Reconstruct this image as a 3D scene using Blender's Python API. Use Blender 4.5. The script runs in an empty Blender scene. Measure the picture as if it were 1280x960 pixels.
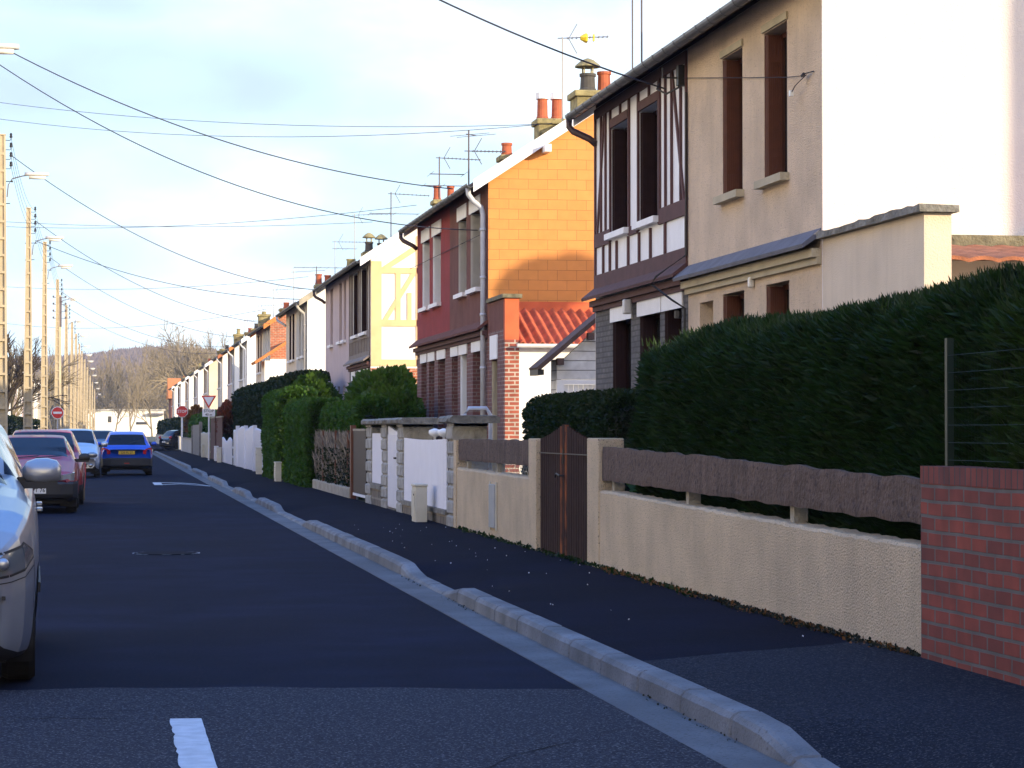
import bpy, math, random
from mathutils import Vector, noise
R = math.radians
rnd = random.Random(7)
sc = bpy.context.scene
col = sc.collection
# ---------------------------------------------------------------- camera
YAW, PITCH = 9.5349, 1.1076
cd = bpy.data.cameras.new("street_camera"); cam = bpy.data.objects.new("street_camera", cd); col.objects.link(cam)
cam.location = (0, 0, 1.45); cam.rotation_euler = (R(90 + PITCH), 0, R(-YAW))
cd.sensor_width = 36; cd.lens = 36 * 3000 / 1280; cd.clip_end = 6000; cd.clip_start = 0.1
sc.camera = cam
sc.render.resolution_x = 1024; sc.render.resolution_y = 768
# ---------------------------------------------------------------- light
SUN_AZ, SUN_EL = 42.0, 15.0          # azimuth turned from straight behind the camera towards the right
sd = Vector((math.sin(R(SUN_AZ)) * math.cos(R(SUN_EL)), -math.cos(R(SUN_AZ)) * math.cos(R(SUN_EL)), math.sin(R(SUN_EL))))
ld = bpy.data.lights.new("sun", 'SUN'); lo = bpy.data.objects.new("sun", ld); col.objects.link(lo)
ld.energy = 5.0; ld.angle = R(0.5); ld.color = (1.0, 0.82, 0.56)
lo.rotation_euler = (-sd).to_track_quat('-Z', 'Y').to_euler(); lo.location = (60, -60, 50)
w = bpy.data.worlds.new("World"); sc.world = w; w.use_nodes = True
nt = w.node_tree; N = nt.nodes; L = nt.links
bg = N['Background']; sky = N.new('ShaderNodeTexSky'); sky.sky_type = 'NISHITA'; sky.sun_disc = False
sky.sun_elevation = R(SUN_EL); sky.sun_rotation = R(180 - SUN_AZ); sky.altitude = 50; sky.air_density = 1.0; sky.dust_density = 0.3; sky.ozone_density = 4.0
tc = N.new('ShaderNodeTexCoord'); GEN = tc.outputs['Generated']
def wn(scale, detail, mscale, loc, lo_, hi_, rough=.5, vec=None):
    m_ = N.new('ShaderNodeMapping'); m_.inputs['Scale'].default_value = mscale; m_.inputs['Location'].default_value = loc; L.new(vec or GEN, m_.inputs['Vector'])
    n_ = N.new('ShaderNodeTexNoise'); n_.inputs['Scale'].default_value = scale; n_.inputs['Detail'].default_value = detail; n_.inputs['Roughness'].default_value = rough; L.new(m_.outputs[0], n_.inputs['Vector'])
    r_ = N.new('ShaderNodeMapRange'); r_.interpolation_type = 'SMOOTHSTEP'; r_.inputs[1].default_value = lo_; r_.inputs[2].default_value = hi_; L.new(n_.outputs['Fac'], r_.inputs[0]); return r_.outputs[0], n_.outputs['Color']
def wm(op, a, b_):
    q = N.new('ShaderNodeMath'); q.operation = op
    for i, v in enumerate((a, b_)):
        if isinstance(v, (int, float)): q.inputs[i].default_value = v
        else: L.new(v, q.inputs[i])
    return q.outputs[0]
def wmix(f, a, b_):
    q = N.new('ShaderNodeMix'); q.data_type = 'RGBA'; L.new(f, q.inputs[0])
    for i, v in ((6, a), (7, b_)):
        if isinstance(v, tuple): q.inputs[i].default_value = (*v, 1)
        else: L.new(v, q.inputs[i])
    return q.outputs[2]
spz = N.new('ShaderNodeSeparateXYZ'); L.new(GEN, spz.inputs[0])
def elev(a, c, v0, v1):
    m_ = N.new('ShaderNodeMapRange'); m_.inputs[1].default_value = a; m_.inputs[2].default_value = c; m_.inputs[3].default_value = v0; m_.inputs[4].default_value = v1; L.new(spz.outputs[2], m_.inputs[0]); return m_.outputs[0]
# thin bright veil low in the sky, open blue sky overhead
deep = wmix(elev(.25, .6, 0, .8), sky.outputs[0], (1.5, 5.0, 14.4))
az = N.new('ShaderNodeMapRange'); az.interpolation_type = 'SMOOTHSTEP'; az.inputs[1].default_value = .45; az.inputs[2].default_value = .93; L.new(spz.outputs[1], az.inputs[0])
lowsky = wmix(az.outputs[0], (27.0, 22.2, 15.0), (6.3, 8.7, 10.4))
veiled = wmix(elev(.22, .55, .90, .03), deep, lowsky)
white, _c = wn(4.2, 6, (1, 1, 2.4), (.25, .1, .35), .54, .80)
white = wm('MULTIPLY', white, elev(.20, .45, 1.0, .0))
c1_ = wmix(white, veiled, (11.0, 11.4, 11.8))
# grey-lavender cloud undersides: a bank low ahead plus scattered ones
_f, nc = wn(7.0, 5, (1, 1, 2.0), (3, 1, 2), .4, .6)
def bank(cx, cz, rx, rz, amp):
    v = N.new('ShaderNodeVectorMath'); v.operation = 'SUBTRACT'; L.new(GEN, v.inputs[0]); v.inputs[1].default_value = (cx, .985, cz)
    v2 = N.new('ShaderNodeVectorMath'); v2.operation = 'MULTIPLY'; L.new(v.outputs[0], v2.inputs[0]); v2.inputs[1].default_value = (1 / rx, .6, 1 / rz)
    nn = N.new('ShaderNodeVectorMath'); nn.operation = 'MULTIPLY_ADD'; L.new(nc, nn.inputs[0]); nn.inputs[1].default_value = (2.0, 0, 2.0); L.new(v2.outputs[0], nn.inputs[2])
    n3 = N.new('ShaderNodeVectorMath'); n3.operation = 'SUBTRACT'; L.new(nn.outputs[0], n3.inputs[0]); n3.inputs[1].default_value = (1.0, 0, 1.0)
    ln = N.new('ShaderNodeVectorMath'); ln.operation = 'LENGTH'; L.new(n3.outputs[0], ln.inputs[0])
    m_ = N.new('ShaderNodeMapRange'); m_.interpolation_type = 'SMOOTHSTEP'; m_.inputs[1].default_value = 1.35; m_.inputs[2].default_value = .2; m_.inputs[3].default_value = 0; m_.inputs[4].default_value = amp; L.new(ln.outputs['Value'], m_.inputs[0]); return m_.outputs[0]
lav = wm('MAXIMUM', bank(.020, .140, .105, .034, .9), bank(.10, .125, .09, .024, .7))
lav = wm('MAXIMUM', lav, bank(-.02, .180, .05, .016, .8))
lav = wm('MAXIMUM', lav, bank(.20, .172, .06, .016, .45)); lav = wm('MAXIMUM', lav, bank(.01, .075, .12, .014, .35))
lavn, _c2 = wn(11, 5, (1, 1, 2.2), (5, 1, 7), .32, .62); lav = wm('MULTIPLY', lav, wm('ADD', wm('MULTIPLY', lavn, .5), .5))
c2_ = wmix(lav, c1_, (4.5, 5.8, 8.2))
L.new(c2_, bg.inputs[0]); bg.inputs[1].default_value = 0.10
sc.view_settings.view_transform = 'Standard'; sc.view_settings.look = 'None'; sc.view_settings.gamma = 1; sc.view_settings.exposure = 0.55
sc.view_settings.use_curve_mapping = False
sc.render.engine = 'CYCLES'
# ---------------------------------------------------------------- helpers
def tag(o, label=None, cat=None, group=None, kind=None):
    if label: o['label'] = label
    if cat: o['category'] = cat
    if group: o['group'] = group
    if kind: o['kind'] = kind
    return o
def empty(name, loc=(0, 0, 0), rz=0, label=None, cat=None, group=None):
    o = bpy.data.objects.new(name, None); col.objects.link(o); o.location = loc; o.rotation_euler = (0, 0, rz)
    o.empty_display_size = .2
    return tag(o, label, cat, group)
def copy_tree(o, parent=None):
    c = o.copy(); col.objects.link(c); c.parent = parent
    for ch in list(o.children): copy_tree(ch, c)
    return c
def root_loc(p):
    v = Vector((0, 0, 0))
    while p: v += p.location; p = p.parent
    return v
class MB:
    flip = False
    def __init__(s): s.v = []; s.f = []; s.m = []; s.cur = 0
    def q(s, *pts):
        b = len(s.v); s.v += [tuple(p) for p in pts]; s.f.append(tuple(range(b, b + len(pts)))); s.m.append(s.cur)
    def box(s, x0, x1, y0, y1, z0, z1, ch=0.0):
        if ch:   # chamfered long edges
            c = ch
            prof = [(x0 + c, z0), (x1 - c, z0), (x1, z0 + c), (x1, z1 - c), (x1 - c, z1), (x0 + c, z1), (x0, z1 - c), (x0, z0 + c)]
            s.loft([[(x, y, z) for x, z in prof] for y in (y0, y1)], cap=True); return s
        p = [(x0, y0, z0), (x1, y0, z0), (x1, y1, z0), (x0, y1, z0), (x0, y0, z1), (x1, y0, z1), (x1, y1, z1), (x0, y1, z1)]
        b = len(s.v); s.v += p
        for f in ((0, 3, 2, 1), (4, 5, 6, 7), (0, 1, 5, 4), (1, 2, 6, 5), (2, 3, 7, 6), (3, 0, 4, 7)):
            s.f.append(tuple(b + i for i in f)); s.m.append(s.cur)
        return s
    def loft(s, rings, cap=True, closed=True):
        b = len(s.v); n = len(rings[0])
        for r in rings: s.v += [tuple(p) for p in r]
        for i in range(len(rings) - 1):
            for j in range(n if closed else n - 1):
                k = (j + 1) % n
                s.f.append((b + i * n + j, b + i * n + k, b + (i + 1) * n + k, b + (i + 1) * n + j)); s.m.append(s.cur)
        if cap:
            s.f.append(tuple(b + j for j in range(n))[::-1]); s.m.append(s.cur)
            s.f.append(tuple(b + (len(rings) - 1) * n + j for j in range(n))); s.m.append(s.cur)
        return s
    def prism(s, poly, axis, a, b):
        def mk(t):
            return [{'x': (t, p[0], p[1]), 'y': (p[0], t, p[1]), 'z': (p[0], p[1], t)}[axis] for p in poly]
        return s.loft([mk(a), mk(b)])
    def tube(s, pts, r, n=6, cap=True):
        pts = [Vector(p) for p in pts]
        rs = r if isinstance(r, (list, tuple)) else [r] * len(pts)
        rings = []
        for i, p in enumerate(pts):
            d = (pts[min(i + 1, len(pts) - 1)] - pts[max(i - 1, 0)])
            if d.length < 1e-9: d = Vector((0, 0, 1))
            d.normalize()
            a = d.cross(Vector((0, 0, 1)) if abs(d.z) < .95 else Vector((1, 0, 0))).normalized(); b2 = d.cross(a)
            rings.append([p + (a * math.cos(t * 2 * math.pi / n) + b2 * math.sin(t * 2 * math.pi / n)) * rs[i] for t in range(n)])
        return s.loft(rings, cap)
    def lathe(s, prof, c, axis='z', n=16, a0=0, cap=True):
        rings = []
        for r, h in prof:
            ring = []
            for k in range(n):
                t = a0 + 2 * math.pi * k / n; u, v = r * math.cos(t), r * math.sin(t)
                ring.append({'z': (c[0] + u, c[1] + v, c[2] + h), 'x': (c[0] + h, c[1] + u, c[2] + v), 'y': (c[0] + u, c[1] + h, c[2] + v)}[axis])
            rings.append(ring)
        return s.loft(rings, cap)
    def build(s, name, mats, parent=None, smooth=False, bevel=0, **kw):
        off = root_loc(parent)
        fx = -1 if MB.flip else 1
        me = bpy.data.meshes.new(name)
        me.from_pydata([(x * fx - off.x, y - off.y, z - off.z) for x, y, z in s.v], [], s.f)
        if not isinstance(mats, (list, tuple)): mats = [mats]
        for m in mats: me.materials.append(m)
        if len(mats) > 1: me.polygons.foreach_set('material_index', s.m)
        if smooth: me.polygons.foreach_set('use_smooth', [True] * len(s.f))
        me.update()
        o = bpy.data.objects.new(name, me); col.objects.link(o)
        if parent: o.parent = parent
        if bevel:
            b = o.modifiers.new('bevel', 'BEVEL'); b.width = bevel; b.segments = 2; b.limit_method = 'ANGLE'
        return tag(o, **kw) if kw else o
def B(name, mat, parent, *boxes, **kw):
    m = MB()
    for b in boxes: m.box(*b)
    return m.build(name, mat, parent, **kw)
# ---------------------------------------------------------------- materials
def mat(name, c, rough=.8, var=.0, vs=3.0, bump=0., bs=40., metal=0., coat=0., streak=0., c2=None, spec=.5, island=0., speck=None, blotch=0.):
    m = bpy.data.materials.new(name); m.use_nodes = True; t = m.node_tree; n = t.nodes; l = t.links
    p = n['Principled BSDF']; p.inputs['Roughness'].default_value = rough; p.inputs['Metallic'].default_value = metal
    p.inputs['Coat Weight'].default_value = coat; p.inputs['Specular IOR Level'].default_value = spec
    p.inputs['Base Color'].default_value = (*c, 1)
    tcn = n.new('ShaderNodeTexCoord'); src = None
    def mixc(fac, a, bcol, af=None):
        x = n.new('ShaderNodeMix'); x.data_type = 'RGBA'; l.new(fac, x.inputs[0])
        if a is None: x.inputs[6].default_value = (*c, 1)
        else: l.new(a, x.inputs[6])
        x.inputs[7].default_value = (*bcol, 1); return x.outputs[2]
    def nz(scale, det, vec=None, lo_=.35, hi_=.7):
        q = n.new('ShaderNodeTexNoise'); q.inputs['Scale'].default_value = scale; q.inputs['Detail'].default_value = det
        l.new(vec or tcn.outputs['Object'], q.inputs['Vector'])
        r_ = n.new('ShaderNodeMapRange'); r_.inputs[1].default_value = lo_; r_.inputs[2].default_value = hi_
        l.new(q.outputs['Fac'], r_.inputs[0]); return r_.outputs[0]
    if var or c2:
        k = c2 or tuple(v * (1 - var) for v in c)
        src = mixc(nz(vs, 6), src, k)
    if streak:
        mp_ = n.new('ShaderNodeMapping'); mp_.inputs['Scale'].default_value = (6, 6, .5); l.new(tcn.outputs['Object'], mp_.inputs['Vector'])
        f_ = nz(1.6, 6, mp_.outputs[0], .48, .72)
        g_ = n.new('ShaderNodeMath'); g_.operation = 'MULTIPLY'; g_.inputs[1].default_value = streak; l.new(f_, g_.inputs[0])
        src = mixc(g_.outputs[0], src, tuple(v * .35 for v in c))
    if blotch:
        src = mixc(nz(.45, 5, None, .42, .66), src, tuple(v * (1 - blotch) for v in c))
    if speck:   # (scale, low, high, colour)
        src = mixc(nz(speck[0], 2, None, speck[1], speck[2]), src, speck[3])
    if island:
        gm = n.new('ShaderNodeNewGeometry'); x = n.new('ShaderNodeHueSaturation')
        mr = n.new('ShaderNodeMapRange'); mr.inputs[3].default_value = 1 - island; mr.inputs[4].default_value = 1 + island
        l.new(gm.outputs['Random Per Island'], mr.inputs[0]); l.new(mr.outputs[0], x.inputs['Value'])
        if src is None: x.inputs['Color'].default_value = (*c, 1)
        else: l.new(src, x.inputs['Color'])
        src = x.outputs[0]
    if src is not None: l.new(src, p.inputs['Base Color'])
    if bump:
        q = n.new('ShaderNodeTexNoise'); q.inputs['Scale'].default_value = bs; q.inputs['Detail'].default_value = 4
        l.new(tcn.outputs['Object'], q.inputs['Vector'])
        bn = n.new('ShaderNodeBump'); bn.inputs['Strength'].default_value = bump; bn.inputs['Distance'].default_value = .02
        l.new(q.outputs['Fac'], bn.inputs['Height']); l.new(bn.outputs[0], p.inputs['Normal'])
    return m
def brick(name, c1, c2, mortar, w_, h_, msize=.012, off=.5, rough=.85, bump=.6, mott=1., bias=0., freq=2):
    m = bpy.data.materials.new(name); m.use_nodes = True; t = m.node_tree; n = t.nodes; l = t.links
    p = n['Principled BSDF']; p.inputs['Roughness'].default_value = rough
    tcn = n.new('ShaderNodeTexCoord'); sp = n.new('ShaderNodeSeparateXYZ'); l.new(tcn.outputs['Object'], sp.inputs[0])
    ad = n.new('ShaderNodeMath'); ad.operation = 'ADD'; l.new(sp.outputs[0], ad.inputs[0]); l.new(sp.outputs[1], ad.inputs[1])
    cb = n.new('ShaderNodeCombineXYZ'); l.new(ad.outputs[0], cb.inputs[0]); l.new(sp.outputs[2], cb.inputs[1])
    b = n.new('ShaderNodeTexBrick'); b.inputs['Scale'].default_value = 1; b.inputs['Brick Width'].default_value = w_; b.inputs['Row Height'].default_value = h_
    b.inputs['Mortar Size'].default_value = msize; b.inputs['Mortar Smooth'].default_value = .15; b.offset = off; b.offset_frequency = freq; b.inputs['Bias'].default_value = bias
    b.inputs['Color1'].default_value = (*c1, 1); b.inputs['Color2'].default_value = (*c2, 1); b.inputs['Mortar'].default_value = (*mortar, 1)
    # a little waviness so that courses are not ruler straight
    wz = n.new('ShaderNodeTexNoise'); wz.inputs['Scale'].default_value = 3; l.new(tcn.outputs['Object'], wz.inputs['Vector'])
    va = n.new('ShaderNodeVectorMath'); va.operation = 'MULTIPLY_ADD'; l.new(wz.outputs['Color'], va.inputs[0]); va.inputs[1].default_value = (.012, .012, 0); l.new(cb.outputs[0], va.inputs[2])
    l.new(va.outputs[0], b.inputs['Vector'])
    q = n.new('ShaderNodeTexNoise'); q.inputs['Scale'].default_value = 5; q.inputs['Detail'].default_value = 8; l.new(tcn.outputs['Object'], q.inputs['Vector'])
    mr = n.new('ShaderNodeMapRange'); mr.inputs[1].default_value = .3; mr.inputs[2].default_value = .7; mr.inputs[3].default_value = 1 - .28 * mott; mr.inputs[4].default_value = 1 + .15 * mott; l.new(q.outputs['Fac'], mr.inputs[0])
    hs = n.new('ShaderNodeHueSaturation'); l.new(b.outputs['Color'], hs.inputs['Color']); l.new(mr.outputs[0], hs.inputs['Value']); l.new(hs.outputs[0], p.inputs['Base Color'])
    bn = n.new('ShaderNodeBump'); bn.inputs['Strength'].default_value = bump; bn.inputs['Distance'].default_value = .012; bn.invert = True
    l.new(b.outputs['Fac'], bn.inputs['Height']); l.new(bn.outputs[0], p.inputs['Normal'])
    return m
M = {}
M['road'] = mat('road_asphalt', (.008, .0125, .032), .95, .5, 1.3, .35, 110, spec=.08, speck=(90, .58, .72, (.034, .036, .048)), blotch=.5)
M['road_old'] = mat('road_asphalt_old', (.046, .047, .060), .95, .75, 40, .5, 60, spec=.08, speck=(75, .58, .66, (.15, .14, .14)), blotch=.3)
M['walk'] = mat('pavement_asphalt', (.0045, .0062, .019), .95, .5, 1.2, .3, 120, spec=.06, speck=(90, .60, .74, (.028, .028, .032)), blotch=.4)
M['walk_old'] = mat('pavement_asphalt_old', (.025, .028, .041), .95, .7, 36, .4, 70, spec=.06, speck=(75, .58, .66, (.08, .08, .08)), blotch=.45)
M['kerb'] = mat('kerb_concrete', (.21, .215, .225), .9, .6, 2, .5, 60, speck=(45, .58, .7, (.10, .10, .10)), blotch=.4)
M['gutter'] = mat('gutter_concrete', (.135, .14, .15), .9, .45, 2, .6, 60, speck=(40, .58, .7, (.06, .06, .06)), blotch=.4)
M['paint'] = mat('road_paint', (.55, .56, .58), .7, .25, 12, .3, 80)
M['soil'] = mat('soil', (.05, .06, .03), .95, .4, 1.5, .8, 20)
M['grass'] = mat('far_grass', (.07, .09, .035), .95, .4, .1)
M['cream'] = mat('cream_render', (.74, .58, .42), .95, .22, 1.5, 1.3, 60, streak=.10, speck=(30, .60, .75, (.42, .32, .24)))
M['cream_low'] = mat('cream_roughcast', (.74, .58, .38), .95, .2, 2.0, 1.5, 70, streak=.10, speck=(62, .60, .70, (.20, .16, .12)))
M['cream_trim'] = mat('cream_trim', (.48, .42, .30), .9, .2, 3, .5, 60)
M['cream2'] = mat('cream_render_pale', (.68, .57, .44), .95, .15, 1.5, .4, 70, streak=.1)
M['grey_r'] = mat('greyish_render', (.50, .48, .44), .95, .2, 1.5, .4, 70, streak=.15)
M['white'] = mat('white_render', (.82, .81, .78), .9, .06, 1.0, .3, 70, streak=.05)
M['white_w'] = mat('warm_white_render', (.80, .72, .65), .9, .08, 1.0, .5, 60, streak=.05)
M['white_p'] = mat('white_paint', (.78, .79, .82), .55, .08, 4)
M['pink'] = mat('pink_render', (.50, .41, .42), .95, .1, 1.5, .3, 70, streak=.1)
M['yellow'] = mat('yellow_timber_paint', (.74, .50, .27), .8, .15, 3)
M['timber'] = mat('brown_timber_paint', (.095, .042, .042), .85, .25, 5, .3, 60)
M['timber_g'] = mat('grey_brown_timber', (.20, .165, .15), .8, .2, 4)
M['shutter'] = mat('red_brown_shutter', (.125, .034, .014), .55, .25, 8)
M['shutter_d'] = mat('dark_brown_shutter', (.030, .014, .014), .85, .2, 8, spec=.15)
M['red'] = mat('crimson_render', (.26, .028, .030), .9, .2, 2, .4, 70, streak=.25)
M['redbrown'] = mat('faded_red_render', (.17, .066, .052), .95, .3, 2, .6, 70, streak=.5)
M['orange_p'] = mat('orange_red_render', (.60, .13, .05), .9, .2, 4, .3, 60)
M['orange_corr'] = mat('orange_corrugated', (.60, .12, .045), .8, .45, 4, .2, 40, streak=.35)
M['tile'] = mat('clay_tile', (.42, .15, .07), .85, .4, 6, .5, 50)
M['tile_o'] = mat('clay_tile_orange', (.62, .22, .06), .85, .25, 6, .5, 50)
M['roof_d'] = mat('dark_roof', (.10, .06, .05), .85, .4, 6, .5, 50)
M['slate'] = mat('slate_pentice', (.13, .13, .16), .7, .3, 4, .3, 50)
M['zinc'] = mat('zinc_gutter', (.16, .17, .19), .45, .3, 4, metal=.5)
M['gutter_brown'] = mat('brown_downpipe', (.05, .022, .022), .5, .2, 6)
M['pipe'] = mat('painted_pipe', (.50, .53, .60), .45, .15, 6)
M['concrete'] = mat('concrete', (.42, .38, .30), .95, .35, 5, .7, 50, streak=.3)
M['mossy'] = mat('mossy_concrete', (.22, .20, .13), .95, .6, 9, 1.0, 50)
M['stone_l'] = mat('stone_block', (.40, .39, .36), .95, .45, 4, 2.0, 16)
M['stone_cap'] = mat('stone_coping', (.24, .23, .20), .95, .5, 8, 1.2, 30)
M['bark'] = mat('bark_textured_board', (.150, .098, .072), .95, .5, 4, 1.2, 30, streak=.9, speck=(22, .58, .68, (.05, .03, .028)), blotch=.3)
M['gatebrown'] = mat('brown_gate_slat', (.045, .024, .020), .9, .35, 10, .2, 30, streak=.2, spec=.12)
M['gateworn'] = mat('worn_gate_slat', (.045, .024, .020), .9, spec=.12, c2=(.30, .09, .03), vs=5, streak=.2)
M['black'] = mat('black_metal', (.012, .012, .014), .5)
M['blackgate'] = mat('dark_brown_gate', (.022, .012, .012), .6, .2, 5)
M['green_m'] = mat('green_wire', (.004, .018, .011), .5)
M['pvc'] = mat('white_pvc', (.70, .72, .80), .35, .05, 3)
M['boxcream'] = mat('cream_plastic_box', (.55, .52, .42), .55, .12, 6)
M['boxgrey'] = mat('grey_plastic_box', (.33, .35, .36), .5, .15, 6)
M['glass'] = mat('window_pane', (.02, .022, .025), .08, spec=.8)
M['frame_w'] = mat('white_window_frame', (.70, .70, .68), .5)
M['pot'] = mat('terracotta_pot', (.42, .11, .05), .85, .3, 8)
M['potdark'] = mat('sooty_pot', (.07, .065, .06), .85, .3, 8)
M['stub'] = mat('lichen_chimney', (.36, .31, .15), .95, .6, 6, 1.0, 40)
M['alu'] = mat('aerial_aluminium', (.30, .30, .32), .4, metal=.6)
M['mast'] = mat('aerial_mast', (.10, .08, .09), .6)
M['plastic_y'] = mat('yellow_plastic', (.75, .55, .03), .5)
M['cable'] = mat('cable', (.02, .02, .035), .7)
M['pole'] = mat('pole_concrete', (.50, .42, .29), .95, .25, 1.5, .6, 40, streak=.2)
M['lampg'] = mat('lamp_housing', (.50, .50, .50), .4)
M['lamplens'] = mat('lamp_lens', (.75, .75, .72), .15)
M['wood_b'] = mat('brown_fence_wood', (.10, .045, .03), .9, .3, 5, streak=.3)
M['wood_g'] = mat('grey_fence_wood', (.24, .22, .20), .9, .35, 5, streak=.3)
M['brush'] = mat('brushwood', (.30, .26, .21), .95, .5, 12, 1, 40, island=.35)
M['signred'] = mat('sign_red', (.55, .012, .02), .35)
M['signwhite'] = mat('sign_white', (.75, .76, .80), .35)
M['signback'] = mat('sign_grey', (.35, .36, .38), .5)
M['bark_t'] = mat('winter_bark', (.21, .17, .105), .95, .3, 2)
M['bark_d'] = mat('dark_bark', (.055, .042, .032), .95, .3, 2)
M['bark_far'] = mat('winter_twigs', (.235, .19, .115), .95, .3, .2)
M['tile_shingle'] = brick('orange_shingle', (.60, .245, .058), (.56, .222, .05), (.28, .105, .03), .37, .19, .0035, rough=.7, bump=.4, mott=.25)
M['brick_wall'] = brick('garden_brick', (.24, .046, .028), (.14, .030, .022), (.115, .10, .09), .235, .0865, .010, bump=.9)
M['brick_soldier'] = brick('soldier_brick', (.20, .042, .030), (.12, .030, .026), (.06, .04, .04), .085, .5, .008, off=0, bump=.9)
M['brick_h2'] = brick('plum_brick', (.17, .062, .060), (.11, .045, .048), (.20, .15, .14), .22, .075, .011)
M['brick_h2b'] = brick('red_brick', (.34, .085, .05), (.24, .06, .04), (.42, .36, .30), .22, .075, .013)
M['brick_grey'] = brick('grey_brick', (.125, .115, .115), (.085, .08, .085), (.06, .055, .055), .22, .075, .013)
M['brick_y'] = brick('yellow_brick', (.50, .36, .19), (.42, .29, .15), (.45, .38, .26), .22, .075, .010)
M['brick_r3'] = brick('orange_red_brick', (.45, .13, .06), (.36, .10, .05), (.40, .30, .22), .22, .075, .012)
M['board_w'] = brick('white_boards', (.62, .62, .62), (.56, .56, .57), (.14, .14, .14), 9., .155, .007, bump=.5)
M['rubble'] = brick('rubble_plinth', (.16, .13, .10), (.09, .08, .07), (.24, .21, .17), .28, .16, .02, bump=1)
def leafmat(name, c, island=.45, rough=.6, vs=1.2, var=.35, trans=.25):
    m = mat(name, c, rough, var, vs, island=island, spec=.25)
    t = m.node_tree; p = t.nodes['Principled BSDF']
    tr = t.nodes.new('ShaderNodeBsdfTranslucent'); ms = t.nodes.new('ShaderNodeMixShader'); ms.inputs[0].default_value = trans
    tr.inputs[0].default_value = (c[0] * 1.6, c[1] * 1.8, c[2] * .9, 1)
    t.links.new(p.outputs[0], ms.inputs[1]); t.links.new(tr.outputs[0], ms.inputs[2]); t.links.new(ms.outputs[0], t.nodes['Material Output'].inputs[0])
    return m
M['conifer'] = leafmat('conifer_hedge', (.012, .032, .007), .5, var=.4)
M['conifer_b'] = leafmat('lighter_conifer', (.022, .044, .010), .5)
M['conifer_core'] = mat('hedge_inside', (.010, .016, .008), .95, .3, 4)
M['privet'] = leafmat('clipped_hedge_leaf', (.010, .024, .007))
M['ivy'] = leafmat('bright_leaf', (.038, .092, .010), .45)
M['shrubleaf'] = leafmat('yellow_green_leaf', (.045, .090, .012), .45)
M['darkleaf'] = leafmat('dark_hedge_leaf', (.012, .024, .008))
M['weed'] = leafmat('weeds', (.06, .07, .02))
M['dryleaf'] = leafmat('dry_leaf', (.16, .07, .03))
M['redleaf'] = leafmat('reddish_leaf', (.12, .03, .02))
M['tyre_dark'] = mat('crack_filler', (.010, .010, .013), .95, spec=.1)
# ---------------------------------------------------------------- setting: ground, road, pavement
def sheet(name, pts, z, m, kind='structure'):
    b = MB(); b.q(*[(x, y, z) for x, y in pts]); return b.build(name, m, kind=kind)
sheet('ground', [(-3000, -600), (3000, -600), (3000, 4000), (-3000, 4000)], -.03, M['grass'])
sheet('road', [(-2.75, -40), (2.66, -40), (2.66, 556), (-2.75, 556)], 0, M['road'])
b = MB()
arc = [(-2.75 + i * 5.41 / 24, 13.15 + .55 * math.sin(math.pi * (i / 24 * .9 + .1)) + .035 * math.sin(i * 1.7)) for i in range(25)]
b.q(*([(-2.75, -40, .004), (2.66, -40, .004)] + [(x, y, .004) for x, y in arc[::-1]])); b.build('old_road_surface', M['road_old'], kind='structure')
# side street
sheet('side_street', [(2.9, 159), (60, 159), (60, 168), (2.9, 168)], .006, M['road'])
def kz(y):
    v = .125
    for a, c in ((20.9, 23.2), (36.6, 42.2), (48.5, 51.5), (57.5, 62.0), (72, 75), (86, 90)):
        d = max(a - y, y - c, 0); v = min(v, .035 + .09 * min(1, d / .9))
    if y < 10.6: v = min(v, max(.02, .125 - .105 * (10.6 - y) / .8))
    return v
def strip(name, xs, ys, zf, m):
    b = MB(); n = len(xs)
    rings = [[(x, y, zf(x, y)) for x in xs] for y in ys]
    b.loft(rings, cap=False, closed=False); return b.build(name, m, kind='structure', smooth=True)
ys = [-30 + .25 * i for i in range(int(188 / .25))]
def wz(x, y):
    k = kz(y) - .012; t = min(1, max(0, (x - 3.04) / .75)); return k + (.13 - k) * t * t * (3 - 2 * t)
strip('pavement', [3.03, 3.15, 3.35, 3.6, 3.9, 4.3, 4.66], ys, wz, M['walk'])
ys2 = [y for y in ys if y < 15.3]
b = MB()
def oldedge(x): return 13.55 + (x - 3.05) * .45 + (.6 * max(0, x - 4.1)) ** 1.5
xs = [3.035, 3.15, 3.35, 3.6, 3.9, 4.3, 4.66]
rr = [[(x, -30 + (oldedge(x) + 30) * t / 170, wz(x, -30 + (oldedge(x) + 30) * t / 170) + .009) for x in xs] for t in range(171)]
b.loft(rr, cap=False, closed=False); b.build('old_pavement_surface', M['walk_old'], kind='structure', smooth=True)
b = MB(); b.box(2.62, 2.90, -30, 158, -.05, .0052); b.build('gutter_channel', M['gutter'], kind='structure')
# kerb stones, one metre each
b = MB(); y = -20.0
while y < 157:
    y0, y1 = y + .008, y + .990; j = rnd.uniform(-.006, .006)
    rings = []
    for yy in (y0, y0 + .012, (y0 + y1) / 2, y1 - .012, y1):
        k = kz(yy) + j * .6; e = .014 if yy in (y0, y1) else 0
        rings.append([(2.885 + j + e, yy, -.04), (2.893 + j + e, yy, k - .035 - e), (2.915 + j, yy, k - .008 - e), (2.94 + j, yy, k - e), (3.035, yy, k - e), (3.035, yy, -.04)])
    b.loft(rings); y += 1.0
b.build('kerb', M['kerb'], kind='structure')
b = MB(); b.box(2.89, 3.06, 170, 300, -.04, .12); b.build('far_kerb', M['kerb'], kind='structure')
sheet('far_pavement', [(3.06, 170), (4.66, 170), (4.66, 540), (3.06, 540)], .12, M['walk'])
sheet('garden_ground', [(4.63, -40), (60, -40), (60, 159), (4.63, 159)], .10, M['soil'])
sheet('far_garden_ground', [(4.63, 169), (60, 169), (60, 540), (4.63, 540)], .10, M['soil'])
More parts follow.
